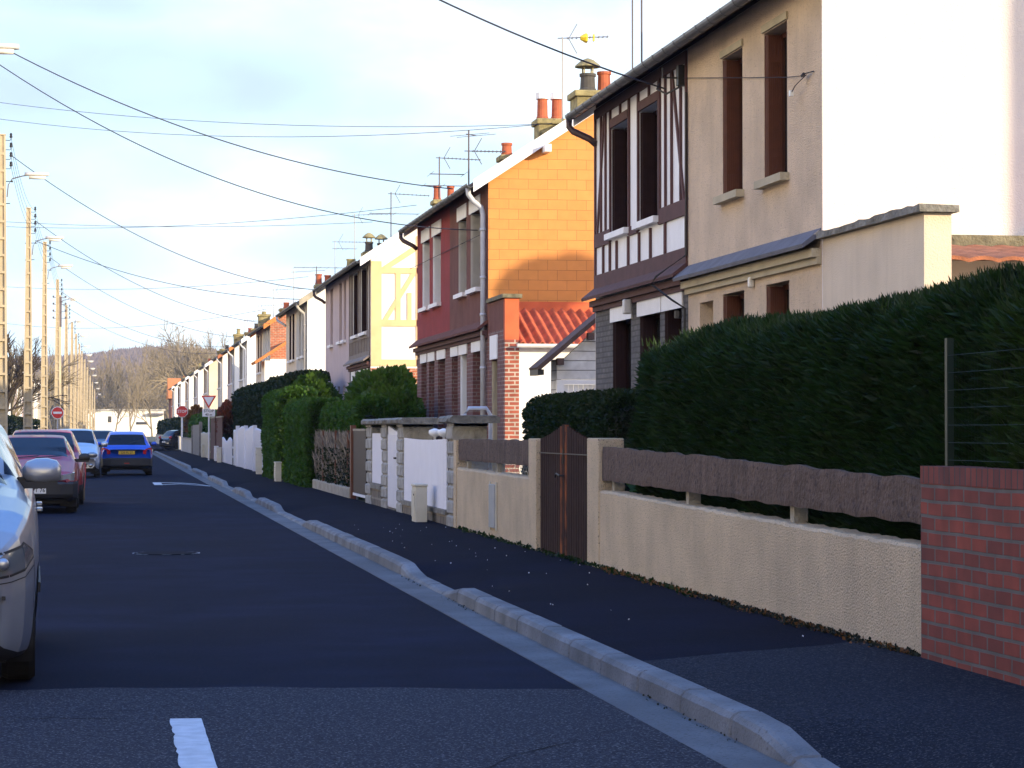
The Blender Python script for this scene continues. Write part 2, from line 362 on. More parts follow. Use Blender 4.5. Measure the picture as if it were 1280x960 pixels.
b = MB(); b.box(-2.92, -2.75, -40, 540, -.04, .12); b.build('opposite_kerb', M['kerb'], kind='structure')
sheet('opposite_pavement', [(-4.6, -40), (-2.92, -40), (-2.92, 540), (-4.6, 540)], .115, M['walk'])
sheet('opposite_garden_ground', [(-60, -40), (-4.6, -40), (-4.6, 540), (-60, 540)], .10, M['soil'])
# painted centre dash with worn edge
b = MB(); pl = []
for i in range(41):
    y = 8.6 + (12.15 - 8.6) * i / 40; pl.append((.300 + abs(rnd.gauss(0, .006)), y))
pr = [(.462 + rnd.gauss(0, .0012), 8.6 + 3.54 * i / 40) for i in range(41)]
for i in range(40): b.q((*pl[i], .009), (*pr[i], .009), (*pr[i + 1], .009), (*pl[i + 1], .009))
b.build('centre_line_dash', M['paint'], kind='structure')
b = MB()
b.box(1.20, 1.42, 64.4, 67.4, .001, .006)
b.build('road_marking_square', M['paint'], kind='structure')
b = MB()
pts = [(1.42, 67.3), (2.0, 66.6), (2.30, 65.6), (2.60, 63.0)]
for i in range(3):
    (xa, ya), (xb, yb) = pts[i], pts[i + 1]; b.q((xa, ya - .5, .007), (xb, yb - .5, .007), (xb, yb, .007), (xa, ya, .007))
b.q((1.42, 64.4, .007), (1.9, 65.2, .007), (1.9, 65.6, .007), (1.42, 64.8, .007)); b.q((1.9, 65.2, .0075), (2.6, 62.4, .0075), (2.6, 62.7, .0075), (1.9, 65.6, .0075))
b.build('road_marking_outline', M['paint'], kind='structure')
b = MB(); b.q((-2.7, 157.2, .006), (2.6, 157.2, .006), (2.6, 157.9, .006), (-2.7, 157.9, .006)); b.build('stop_line', M['paint'], kind='structure')
b = MB(); q_ = random.Random(4)
for (x0, y0, dx, dy, n_) in ((-2.4, 11.2, .12, .06, 26), (1.0, 9.3, .10, .12, 16), (-.9, 12.4, .11, -.03, 12)):
    x, y = x0, y0
    for i in range(n_):
        nx_, ny_ = x + dx * q_.uniform(.5, 1.3) + q_.gauss(0, .02), y + dy * q_.uniform(.2, 1.4) + q_.gauss(0, .04); wd_ = q_.uniform(.003, .008)
        b.q((x, y - wd_, .0065), (nx_, ny_ - wd_, .0065), (nx_, ny_ + wd_, .0065), (x, y + wd_, .0065)); x, y = nx_, ny_
b.build('road_cracks', M['tyre_dark'], kind='structure')
# manhole cover with a pale rim
r0 = empty('manhole_cover', (.67, 28.57, 0), 0, 'dark manhole cover with a worn pale rim set in the road', 'manhole cover')
b = MB(); b.lathe([(.365, .001), (.365, .009)], (.67, 28.57, 0), n=28); b.build('lid', mat('manhole_iron', (.012, .013, .02), .95, .4, 20, spec=.05), r0)
b = MB()
for k in range(44):
    if rnd.random() < .42: continue
    t = 2 * math.pi * k / 44; t2 = t + .13; ra, rb = .375 + rnd.uniform(-.008, .012), .398 + rnd.uniform(-.008, .004)
    b.q(*[(.67 + r * math.cos(a), 28.57 + r * math.sin(a), .007) for r, a in ((ra, t), (rb, t), (rb, t2), (ra, t2))])
b.build('rim', M['paint'], r0)
# ---------------------------------------------------------------- foliage
import numpy as np
def leaf_mesh(name, P, Dn, size, m, parent=None, long=1.0, curl=.5, seed=1, three=False, **kw):
    """one small leaf (triangle or quad) per point; Dn = preferred direction"""
    g = np.random.default_rng(seed); n = len(P)
    d = Dn + g.normal(0, curl, (n, 3)); d /= np.linalg.norm(d, axis=1)[:, None] + 1e-9
    s = np.cross(d, g.normal(0, 1, (n, 3))); s /= np.linalg.norm(s, axis=1)[:, None] + 1e-9
    sz = size * g.uniform(.6, 1.35, (n, 1)); a = d * sz * long; c = s * sz * .5
    off = np.array(root_loc(parent)); P = P - off
    if three: V = np.stack([P - c * .6, P + c * .6, P + a], 1); k = 3
    else: V = np.stack([P, P + a * .45 + c, P + a, P + a * .5 - c], 1); k = 4
    me = bpy.data.meshes.new(name); me.vertices.add(n * k); me.vertices.foreach_set('co', V.reshape(-1).astype(np.float32))
    me.loops.add(n * k); me.loops.foreach_set('vertex_index', np.arange(n * k, dtype=np.int32))
    me.polygons.add(n); me.polygons.foreach_set('loop_start', np.arange(0, n * k, k, dtype=np.int32)); me.polygons.foreach_set('loop_total', np.full(n, k, dtype=np.int32))
    me.materials.append(m); me.update(calc_edges=True)
    o = bpy.data.objects.new(name, me); col.objects.link(o)
    if parent: o.parent = parent
    return tag(o, **kw) if kw else o
def hedge(name, x0, x1, y0, y1, z0, z1, m, n, size, label, cat='hedge', group=None, long=1.0, rough=.10, rr=.25, seed=1, updir=.5, three=False, faces='ftneb', top_var=.0, curl=.5, core=None):
    """a clipped hedge: dense core with thousands of leaves through the outer shell"""
    root = empty(name, ((x0 + x1) / 2, y0, z0), 0, label, cat, group)
    g = np.random.default_rng(seed)
    A = {'f': (y1 - y0) * (z1 - z0), 'b': 0, 't': (x1 - x0) * (y1 - y0), 'n': (x1 - x0) * (z1 - z0), 'e': (x1 - x0) * (z1 - z0) * .4}
    A['b'] = A['f'] * .12
    tot = sum(A[k] for k in faces); P = []; D = []
    for k in faces:
        c = int(n * A[k] / tot); u = g.random(c); v = g.random(c)
        if k == 'f': p = np.stack([np.full(c, x0), y0 + u * (y1 - y0), z0 + v * (z1 - z0)], 1); d = (-1, 0, updir)
        if k == 'b': p = np.stack([np.full(c, x1), y0 + u * (y1 - y0), z0 + v * (z1 - z0)], 1); d = (1, 0, updir)
        if k == 't': p = np.stack([x0 + v * (x1 - x0), y0 + u * (y1 - y0), np.full(c, z1)], 1); d = (-.2, 0, 1)
        if k == 'n': p = np.stack([x0 + u * (x1 - x0), np.full(c, y0), z0 + v * (z1 - z0)], 1); d = (0, -1, updir)
        if k == 'e': p = np.stack([x0 + u * (x1 - x0), np.full(c, y1), z0 + v * (z1 - z0)], 1); d = (0, 1, updir)
        P.append(p); D.append(np.tile(np.array(d, float), (c, 1)))
    P = np.concatenate(P); D = np.concatenate(D)
    # round the box: pull towards the inner box and push out by rr
    cx = np.clip(P[:, 0], x0 + rr, x1 - rr); cy = np.clip(P[:, 1], y0 + rr, y1 - rr); cz = np.clip(P[:, 2], -9, z1 - rr)
    C = np.stack([cx, cy, cz], 1); V = P - C; ln = np.linalg.norm(V, axis=1)[:, None]; V = V / np.maximum(ln, 1e-6)
    bumpy = np.array([noise.noise(Vector((p[0] * 1.3, p[1] * 1.3, p[2] * 1.6 + seed))) + .6 * noise.noise(Vector((p[0] * 3.3, p[1] * 3.3, p[2] * 3.3 + seed))) for p in P])
    depth = g.random(len(P)) ** 1.6
    P = C + V * (rr + (bumpy[:, None]) * rough - depth[:, None] * (.10 + size * .6))
    if top_var: P[:, 2] += top_var * np.array([noise.noise(Vector((p[1] * .35 + seed, 0, 0))) for p in P]) * np.clip((P[:, 2] - z0) / (z1 - z0), 0, 1) ** 3
    leaf_mesh('foliage', P, D * .6 + V * .6, size, m, root, long, curl, seed, three)
    e = .12 + rough * .7 + size * .35
    if x1 - x0 > 2 * e + .1:
        b = MB(); zz = z1 - e - abs(top_var) * .6; c_ = min(rr, (x1 - x0) / 2 - e - .02)
        prof = [(x0 + e, z0), (x1 - e, z0), (x1 - e, zz - c_), (x1 - e - c_ * .3, zz - c_ * .3), (x1 - e - c_, zz), (x0 + e + c_, zz), (x0 + e + c_ * .3, zz - c_ * .3), (x0 + e, zz - c_)]
        b.prism(prof, 'y', y0 + e, y1 - e); b.build('stems', core or M['conifer_core'], root)
    return root
# ---------------------------------------------------------------- houses
RIDGE_X, BACK_X, EAVE, SL = 9.6, 12.2, 6.15, .66
def wall_holes(b, x0, x1, y0, y1, z0, z1, holes):
    Ys = sorted({y0, y1, *[v for h in holes for v in h[:2]]}); Zs = sorted({z0, z1, *[v for h in holes for v in h[2:]]})
    inh = lambda y, z: any(h[0] < y < h[1] and h[2] < z < h[3] for h in holes)
    for i in range(len(Ys) - 1):
        for j in range(len(Zs) - 1):
            if inh((Ys[i] + Ys[i + 1]) / 2, (Zs[j] + Zs[j + 1]) / 2): continue
            a, c, d, e_ = Ys[i], Ys[i + 1], Zs[j], Zs[j + 1]
            b.q((x0, a, d), (x0, c, d), (x0, c, e_), (x0, a, e_)); b.q((x1, a, d), (x1, c, d), (x1, c, e_), (x1, a, e_))
    for h in holes:
        a, c, d, e_ = h
        b.q((x0, a, d), (x1, a, d), (x1, a, e_), (x0, a, e_)); b.q((x0, c, d), (x1, c, d), (x1, c, e_), (x0, c, e_))
        b.q((x0, a, d), (x0, c, d), (x1, c, d), (x1, a, d)); b.q((x0, a, e_), (x0, c, e_), (x1, c, e_), (x1, a, e_))
    for yy in (y0, y1): b.q((x0, yy, z0), (x1, yy, z0), (x1, yy, z1), (x0, yy, z1))
    b.q((x0, y0, z1), (x0, y1, z1), (x1, y1, z1), (x1, y0, z1))
def window(root, y0, y1, z0, z1, shut=None, sillm=None, lintel=None, X=7.0, door=None, kind='window'):
    """recessed window seen at a raking angle: frame and pane deep in the reveal, folded shutters on the jambs"""
    d = X + .215; m = MB(); fw = .055
    m.box(d - .03, d + .02, y0 + .002, y0 + fw, z0 + .002, z1 - .002); m.box(d - .03, d + .02, y1 - fw, y1 - .002, z0 + .002, z1 - .002)
    m.box(d - .03, d + .02, y0 + fw, y1 - fw, z1 - fw, z1 - .002); m.box(d - .03, d + .02, y0 + fw, y1 - fw, z0 + .002, z0 + fw)
    c = (y0 + y1) / 2; m.box(d - .028, d + .018, c - .03, c + .03, z0 + fw, z1 - fw)
    if kind == 'door':
        m.box(d - .02, d + .01, y0 + fw, y1 - fw, z0 + fw, z0 + 1.1)
    f = m.build(kind, door or (shut if shut in (M['shutter'], M['shutter_d']) else M['frame_w']), root)
    B('pane', M['glass'], f, (d + .0, d + .006, y0 + fw, y1 - fw, (z0 + 1.1) if kind == 'door' else z0 + fw, z1 - fw))
    if shut:
        for s in (0, 1):
            m = MB(); n = 3; t = .018
            for k in range(n):
                yb = (y0 + .006 + k * (t + .012)) if s == 0 else (y1 - .006 - t - k * (t + .012)); xo = X + .004 + .008 * k
                m.box(xo, X + .184, yb, yb + t, z0 + .03, z1 - .02)
                if k == n - 1:
                    for q_ in range(7):
                        xs_ = xo + .004 + q_ * (X + .180 - xo) / 7; ya_, yb_ = (yb + t + .0005, yb + t + .006) if s == 0 else (yb - .006, yb - .0005)
                        m.box(xs_, xs_ + (X + .180 - xo) / 7 - .006, ya_, yb_, z0 + .05, z1 - .04)
                    yy = (yb + t, yb + t + .008) if s == 0 else (yb - .008, yb)
                    zz = z0 + .08
                    for hz in (.18, .5, .82):
                        m.box(xo + .01, X + .165, *yy, z0 + (z1 - z0) * hz - .03, z0 + (z1 - z0) * hz + .02)
            m.build('shutter', shut, f)
    if sillm: B('sill', sillm, f, (X - .10, X + .18, y0 - .07, y1 + .07, z0 - .085, z0 - .002))
    if lintel:
        B('lintel', lintel, f, (X - .022, X - .002, y0 - .10, y1 + .10, z1 - .03, z1 + .25))
    return f
def gable_top(x):  return EAVE + (min(x, 2 * RIDGE_X - x) - 7.0) * SL if x >= 7 else EAVE
def gable_skin(b, x0, x1, zlo, zhi, ya, yb):
    """cladding panel on the gable from x0..x1, zlo up to zhi or to the roof line"""
    pts = [(x0, zlo), (x1, zlo)]; top = []
    for x in ([x1] + ([RIDGE_X] if x0 < RIDGE_X < x1 else []) + [x0]): top.append((x, min(zhi, gable_top(x) - .02)))
    b.prism(pts + top, 'y', ya, yb)
def chimney(root, X, Y, zb, zt, pots, m=None, w_=.30, l_=.45, cowl=False):
    c = MB(); c.box(X - w_, X + w_, Y - l_, Y + l_, zb, zt - .12); c.box(X - w_ - .05, X + w_ + .05, Y - l_ - .05, Y + l_ + .05, zt - .12, zt)
    ch = c.build('chimney', m or M['stub'], root, bevel=.02)
    for (dx, dy, r, h, mm, cap) in pots:
        p = MB(); p.lathe([(r * 1.12, 0), (r * 1.12, .06), (r, .08), (r * .92, h - .06), (r * 1.08, h - .05), (r * 1.08, h)], (X + dx, Y + dy, zt), n=14)
        po = p.build('pot', mm, ch, smooth=False)
        if cap:
            k = MB()
            for a in range(4): k.box(X + dx + r * .8 * math.cos(a * 1.57 + .78) - .012, X + dx + r * .8 * math.cos(a * 1.57 + .78) + .012, Y + dy + r * .8 * math.sin(a * 1.57 + .78) - .012, Y + dy + r * .8 * math.sin(a * 1.57 + .78) + .012, zt + h, zt + h + .13)
            k.lathe([(r * 1.7, h + .13), (r * 1.6, h + .16), (r * .8, h + .26), (.02, h + .30)], (X + dx, Y + dy, zt), n=14); k.build('cowl', M['stub'], po)
    return ch
def yagi(root, X, Y, zb, zt, arms, m=None, style=0, r=.02):
    a = MB(); a.tube([(X, Y, zb), (X, Y, zt)], r, 6); mast = a.build('aerial', m or M['mast'], root)
    k = MB()
    for (h, l_, n, up, ang) in arms:
        ca, sa = math.cos(ang), math.sin(ang)
        k.tube([(X - .1 * ca, Y - .1 * sa, h), (X + l_ * ca, Y + l_ * sa, h + up)], .011, 4)
        for i in range(n):
            t = .12 + .86 * i / max(1, n - 1); px, py, pz = X + l_ * ca * t, Y + l_ * sa * t, h + up * t
            e = .11 if n > 4 else .55
            k.tube([(px + sa * e, py - ca * e, pz), (px - sa * e, py + ca * e, pz)], .006, 4)
            if n > 4: k.tube([(px, py, pz - .03), (px, py, pz + .03)], .008, 4)
        if n > 4:
            for s in (-1, 1): k.tube([(X + .13 * ca, Y + .13 * sa, h), (X + .30 * ca, Y + .30 * sa, h + s * .30)], .009, 4)
    k.build('aerial_elements', m or M['mast'], mast)
    return mast
def house(Y0, Y1, label, halves, gable, roofm=None, barge=None, pipes=(), chim=(), group=None, gut=None, eave_drop=0., cat='house'):
    root = empty('terraced_house', ((-7 if MB.flip else 7), Y0, .1), 0, label, cat, group or 'paired houses along the street')
    if MB.flip: # work in mirrored coordinates: shift locations consistently
        pass
    for i, h in enumerate(halves):
        y0, y1 = h['y']; X = 7.0
        up = [(a, c, h.get('uz', (4.17, 5.97))[0], h.get('uz', (4.17, 5.97))[1]) for a, c in h.get('win', [])]
        lowh = [tuple(g[:4]) for g in h.get('gwin', [])]
        split = h.get('split', 3.36)
        b = MB(); wall_holes(b, X, X + .25, y0, y1, split, EAVE - .003, up); b.build('upper_wall', h['up'], root)
        b = MB(); wall_holes(b, X + .0, X + .25, y0, y1, .05, split - .001, lowh); b.build('lower_wall', h['low'], root)
        for (a, c, d, e_) in up: window(root, a, c, d, e_, h.get('shut'), h.get('sill'), h.get('lintel'))
        for g in h.get('gwin', []):
            window(root, *g[:4], g[4] if len(g) > 4 else h.get('gshut'), h.get('gsill') if g[2] > .5 else None, h.get('glint'), kind='door' if g[2] < .5 else 'window', door=g[5] if len(g) > 5 else None)
        if h.get('pentice'):
            pm, tm = h['pentice']; b = MB()
            b.prism([(X - .20, split + .01), (X - .002, split + .17), (X - .002, split + .10), (X - .19, split - .03)], 'y', y0 + .002, y1 + h.get('pext', 0)); b.build('pentice', pm, root)
            B('cornice', tm, root, (X - .10, X - .003, y0 + .004, y1 - .004, split - .12, split - .035), (X - .05, X - .003, y0 + .004, y1 - .004, split - .19, split - .121))
        if h.get('timbers'):
            b = MB(); tm, lst = h['timbers']
            for t in lst:
                if len(t) == 4: b.box(X - .03, X - .001, *t)
                else: # brace: ya,za,yb,zb,w
                    ya, za, yb, zb, w_ = t; b.prism([(ya - w_, za), (ya + w_, za), (yb + w_, zb), (yb - w_, zb)], 'x', X - .026, X - .004)
            b.build('timber_frame', tm, root)
    # gables: list of (x0,x1,zlo,zhi,mat)
    b = None
    for (x0, x1, zl, zh, mm) in gable:
        b = MB(); gable_skin(b, x0 + .004, x1, zl, zh, Y0 - .03, Y0 + .15); b.build('gable_wall', mm, root)
    b = MB(); gable_skin(b, 7.004, BACK_X, .05, 99, Y1 - .15, Y1 + .03); b.build('far_gable_wall', gable[0][4], root)
    B('rear_wall', gable[0][4], root, (BACK_X - .2, BACK_X, Y0 + .151, Y1 - .151, .05, EAVE))
    # roof
    rm = roofm or M['roof_d']; b = MB(); ev = 6.70
    def rz(x): return EAVE + .05 + (min(x, 2 * RIDGE_X - x) - 7.0) * SL
    ya, yb = Y0 - .14, Y1 + .14
    b.prism([(ev, rz(ev)), (RIDGE_X, rz(RIDGE_X)), (2 * RIDGE_X - ev, rz(ev)), (2 * RIDGE_X - ev, rz(ev) + .09), (RIDGE_X, rz(RIDGE_X) + .10), (ev, rz(ev) + .09)], 'y', ya, yb)
    b.build('roof', rm, root)
    B('wall_plate', h.get('soffit', M['timber']), root, (7.0, 7.2, Y0 + .01, Y1 - .01, EAVE - .002, rz(7.0) - .002))
    bm = barge or M['white_p']
    for y_, s in ((ya - .03, 0), (yb, 1)):
        b = MB(); b.prism([(ev, rz(ev) - .10), (RIDGE_X, rz(RIDGE_X) - .10), (2 * RIDGE_X - ev, rz(ev) - .10), (2 * RIDGE_X - ev, rz(ev) + .13), (RIDGE_X, rz(RIDGE_X) + .14), (ev, rz(ev) + .13)], 'y', y_, y_ + .03)
        b.build('bargeboard', bm, root)
    # gutter: half round trough
    gz = rz(ev) + .06; gx = ev - .055; b = MB(); rings = []
    pr = [(gx + .075 * math.cos(t), gz + .075 * math.sin(t)) for t in [math.pi + math.pi * i / 8 for i in range(9)]]
    pr += [(gx + .068 * math.cos(t), gz + .068 * math.sin(t)) for t in [2 * math.pi - math.pi * i / 8 for i in range(9)]]
    b.prism(pr, 'y', ya - .02, yb + .02)
    yy = ya + .3
    while yy < yb:
        b.prism([(gx + .083 * math.cos(math.pi + math.pi * i / 8), gz + .083 * math.sin(math.pi + math.pi * i / 8)) for i in range(9)], 'y', yy, yy + .03); yy += .55
    b.build('roof_gutter', gut or M['zinc'], root)
    for (py, pm, style) in pipes:
        b = MB()
        if style == 'far': pts = [(gx, py + .18, gz - .05), (gx, py + .18, gz - .16), (gx + .05, py + .14, gz - .23), (6.90, py - .06, gz - .36), (6.985, py - .10, gz - .44)]; b.tube(pts, .05, 8)
        else:
            pts = [(gx, py, gz - .05), (gx + .01, py, gz - .18), (gx + .10, py, gz - .30), (6.90, py, gz - .42), (6.93, py, gz - .55), (6.93, py, .15)]
            b.tube(pts, .05, 8)
            for zz in (5.2, 4.3, 3.6, 2.6, 1.4): b.lathe([(.062, 0), (.062, .05)], (6.93, py, zz), n=8)
        b.build('downpipe', pm, root, smooth=True)
    for c in chim: chimney(root, *c)
    return root
def plainhalf(y0, y1, up, low, wins, gw=None, shut=None, **k):
    d = dict(y=(y0, y1), up=up, low=low, win=wins, gwin=gw or [], shut=shut, sill=M['white_p']); d.update(k); return d
P1 = (0, -.2, .13, .55, M['pot'], False); P2 = (0, .22, .12, .5, M['pot'], False)
# --- house 1: cream render and dark half-timbering
tb = []
for z0, z1 in ((3.53, 3.74), (4.10, 4.30), (5.90, 6.12)): tb.append((28.64, 34.29, z0, z1))
tb = [(28.64, 34.29, 3.50, 3.70), (28.64, 30.16, 4.10, 4.30), (31.42, 31.94, 4.10, 4.22), (33.22, 34.29, 4.10, 4.30), (28.64, 34.29, 5.98, 6.12),
      (30.16, 31.40, 5.72, 5.84), (31.95, 33.22, 5.72, 5.84)]
for y in (28.64, 29.78, 30.62, 31.30, 31.98, 32.74, 33.20, 33.66, 34.22): tb.append((y, y + .06, 3.70, 4.10))
for y in (28.64, 28.93, 29.42, 29.76, 30.08): tb.append((y, y + .05, 4.30, 5.98))
for y in (30.12, 31.345, 31.93, 33.165): tb.append((y, y + .06, 4.12, 5.98))
for y in (33.50, 33.82, 34.23): tb.append((y, y + .05, 4.30, 5.98))
for y in (30.7, 32.5): tb.append((y, y + .05, 5.84, 5.98))
tb += [(28.80, 4.30, 29.42, 5.98, .035), (34.12, 4.30, 33.62, 5.98, .035)]
h1 = house(23.05, 34.30, 'nearest house pair, cream render beside dark half-timbering, with a blank white gable',
    [plainhalf(23.05, 28.63, M['cream'], M['cream'], [(24.26, 25.16), (26.06, 26.95)], [(24.2, 25.1, 1.3, 3.02, M['shutter']), (26.0, 26.95, 1.3, 3.02, M['shutter']), (27.4, 28.05, 1.3, 2.98)], M['shutter'],
               uz=(4.15, 5.75), sill=M['cream_trim'], pentice=(M['slate'], M['cream_trim']), split=3.30),
     plainhalf(28.63, 34.30, M['white_p'], M['brick_grey'], [(30.19, 31.34), (31.99, 33.16)], [(28.98, 29.9, 1.1, 3.0), (30.15, 31.35, 1.1, 3.0), (31.9, 33.1, .15, 3.0, M['shutter_d'], M['shutter_d'])], M['shutter_d'],
               uz=(4.22, 5.72), timbers=(M['timber'], tb), pentice=(M['timber'], M['timber']), pext=.1, glint=M['white_p'], split=3.36, gshut=M['shutter_d'])],
    [(7.0, BACK_X, .05, 99, M['white_w'])], pipes=[(34.32, M['gutter_brown'], 'far')])
# lintels of the cream windows are just a rough ledge
for (a, c) in ((24.26, 25.16), (26.06, 26.95)):
    B('window_hood', M['cream_trim'], h1, (6.975, 6.998, a - .04, c + .04, 5.76, 5.84))
B('wall_lamp', M['lamplens'], h1, (6.93, 6.998, 25.55, 25.62, 3.02, 3.14), bevel=.02)
B('wall_lantern', M['lampg'], h1, (6.84, 6.83 + .12, 31.62, 31.74, 3.02, 3.22), bevel=.02)
b = MB(); b.box(7.0, 7.25, 20.0, 23.0, .1, 3.35)
b.build('annex_wall', M['cream2'], h1)
b = MB()
ccs = [[(6.93 + rnd.uniform(-.01, .01), y, 3.352), (7.30, y, 3.352), (7.30 + rnd.uniform(-.01, .01), y, 3.42 + rnd.uniform(-.012, .012)), (6.93, y, 3.42 + rnd.uniform(-.012, .012))] for y in [19.93 + i * .154 for i in range(21)]]
b.loft(ccs); b.build('annex_coping', M['stone_cap'], h1)
# tiled lean-to roof behind the parapet
b = MB(); n = 60
ring = lambda y, z: [(7.26 + 4.2 * i / n, y, z + .025 * abs(math.sin(i * math.pi / 4))) for i in range(n + 1)]
b.loft([ring(22.98, 3.30), ring(20.35, 2.98)], cap=False, closed=False); rw = ring(20.35, 2.98)
b.loft([rw, [(x, y, z - .035) for x, y, z in rw]], cap=False, closed=False)
b.build('annex_roof', M['tile'], h1)
B('annex_ridge_flashing', M['mossy'], h1, (7.27, 11.4, 22.82, 23.0, 3.29, 3.40))
B('annex_front_wall', M['white'], h1, (7.26, 11.4, 21.6, 21.8, .1, 3.05))
# wire along the facade and brackets
b = MB(); b.tube([(6.9, 28.8, 5.80), (6.72, 28.8, 5.80), (6.72, 28.8, 5.92)], .012, 5); b.tube([(6.95, 28.84, 5.70), (6.80, 28.95, 5.62), (6.72, 29.1, 5.70), (6.80, 29.3, 5.80)], .014, 5); b.box(6.90, 6.999, 28.72, 28.84, 5.70, 5.95)
b.build('cable_bracket', M['black'], h1)
b = MB(); b.tube([(6.96, 28.8, 5.80), (6.985, 26.5, 5.47), (6.97, 24.2, 5.14), (6.95, 23.55, 5.06)], .004, 4); b.tube([(6.95, 23.55, 5.06), (6.93, 23.42, 5.06)], .018, 5)
b.tube([(6.95, 23.40, 5.05), (6.90, 23.62, 4.97), (6.90, 23.75, 4.92)], .006, 4); b.tube([(6.93, 23.42, 5.06), (6.995, 23.28, 5.07)], .006, 4); b.build('wall_wire', M['cable'], h1)
B('insulator', M['lamplens'], h1, (6.88, 6.92, 23.74, 23.79, 4.88, 4.94))
b = MB(); b.tube([(6.97, 28.62, 5.6), (6.97, 28.62, 3.6), (6.62, 28.75, 3.34), (6.60, 28.9, 3.25), (6.80, 28.66, 3.05), (6.96, 28.66, 2.95), (6.97, 28.7, 1.5)], .014, 5); b.lathe([(.05, 0), (.05, .09)], (6.9, 28.75, 2.83), n=8); b.build('wall_cable', M['black'], h1)
yagi(h1, 7.6, 33.9, 6.5, 8.3, [(8.1, .5, 3, 0, 0)], r=.014)
# --- house 2: red render over plum brick, orange shingled gable
wn = [(45.38, 46.61), (47.15, 48.26), (50.88, 52.17), (52.7, 53.94)]
h2 = house(44.40, 54.85, 'red rendered house pair with plum brick ground floor and orange shingled gable',
    [plainhalf(44.4, 49.5, M['redbrown'], M['brick_h2'], wn[:2], [(45.35, 46.3, 1.0, 3.0), (47.1, 48.0, .15, 3.0, M['white_p'], M['frame_w']), (48.35, 49.2, 1.0, 3.0)], M['grey_r'], uz=(4.2, 5.72), glint=M['white_p'], lintel=M['white_p'], pentice=(M['redbrown'], M['timber'])),
     plainhalf(49.5, 54.85, M['red'], M['brick_h2'], wn[2:], [(50.2, 51.3, 1.0, 3.0), (51.9, 52.8, .15, 3.0), (53.2, 54.1, 1.0, 3.0)], M['white_p'], uz=(4.2, 5.72), glint=M['white_p'], lintel=M['white_p'], pentice=(M['redbrown'], M['timber']))],
    [(7.0, BACK_X, .05, 99, M['tile_shingle'])],
    pipes=[(44.55, M['pipe'], 'near'), (54.9, M['gutter_brown'], 'far')],
    chim=[(9.12, 49.6, 7.3, 7.98, [(-.14, 0, .115, .52, M['pot'], False), (.17, 0, .115, .48, M['pot'], False)], None, .27, .3),
          (9.05, 45.0, 7.2, 7.92, [(-.02, 0, .15, .36, M['potdark'], True), (.32, .1, .13, .42, M['pot'], False)], None, .30, .35),
          (9.1, 54.3, 7.3, 7.75, [(-.1, 0, .12, .30, M['pot'], False)], None, .25, .3)])
b = MB(); b.box(8.02, 8.14, 44.0, 44.37, 6.66, 6.80); b.build('purlin_end', M['white_p'], h2)
# the white mid-gable chimney pots have pale collars
for dx in (-.14, .17):
    b = MB(); b.lathe([(.142, 8.02 + .40), (.142, 8.02 + .53)], (9.12 + dx, 49.6, 0), n=14); b.build('pot_collar', M['white_p'], h2)
yagi(h2, 9.05, 47.7, 7.4, 9.43, [(9.40, .95, 10, .06, 0)], m=M['alu'], r=.016)
b = MB(); b.lathe([(.04, 0), (.10, .10), (.10, .14)], (9.42, 47.7, 9.42), axis='x', n=8); b.build('aerial_dipole_box', M['plastic_y'], h2); B('aerial_director', M['plastic_y'], h2, (9.68, 9.71, 47.66, 47.74, 9.36, 9.50))
yagi(h2, 9.82, 44.6, 7.6, 10.9, [(10.7, .4, 3, 0, 0)], r=.016)
yagi(h2, 8.1, 54.2, 6.9, 8.32, [(7.84, .85, 9, 0, 0), (8.22, .3, 2, 0, .8), (7.3, -.9, 2, 0, 0)])
# annex of house 2: wall flush with the street front, corrugated lean-to behind
b = MB(); wall_holes(b, 7.0, 7.25, 42.6, 44.36, .1, 3.28, [(43.3, 43.95, .15, 2.75)]); b.build('annex_brick_front', M['brick_h2'], h2)
B('annex_front_wall', M['redbrown'], h2, (7.0, 7.25, 42.6, 44.36, 3.281, 3.82))
window(h2, 43.3, 43.95, .15, 2.75, M['cream_trim'], kind='door', door=mat('ochre_door', (.42, .25, .12), .7, .3, 6))
B('annex_lintel', M['white_p'], h2, (6.975, 6.998, 43.22, 44.05, 2.76, 3.2))
B('annex_pilaster', M['orange_p'], h2, (7.0 + .003, 7.26, 42.45, 42.598, 3.08, 3.82)); B('annex_corner_brick', M['brick_h2b'], h2, (7.003, 7.26, 42.45, 42.598, .1, 3.079))
B('annex_coping', M['mossy'], h2, (6.95, 7.31, 42.40, 44.36, 3.83, 3.90))
B('annex_back_flashing', M['orange_p'], h2, (7.27, 10.4, 44.22, 44.36, 3.62, 3.86))
b = MB(); n = 140
cring = lambda y, z: [(7.27 + 3.1 * i / n, y, z + .035 * math.sin(2 * math.pi * (3.1 * i / n) / .177)) for i in range(n + 1)]
b.loft([cring(44.25, 3.72), cring(43.4, 3.40), cring(42.36, 3.02)], cap=False, closed=False); rw = cring(42.36, 3.02)
b.loft([rw, [(x, y, z - .02) for x, y, z in rw]], cap=False, closed=False); b.build('corrugated_roof', M['orange_corr'], h2, smooth=True)
B('annex_side_wall', M['white'], h2, (7.262, 10.3, 42.5, 42.65, .1, 2.95))
b = MB(); b.prism([(42.30 + .06 * math.cos(math.pi + math.pi * i / 6), 3.0 + .07 * math.sin(math.pi + math.pi * i / 6)) for i in range(7)], 'x', 7.2, 10.3); b.build('annex_gutter', M['white_p'], h2)
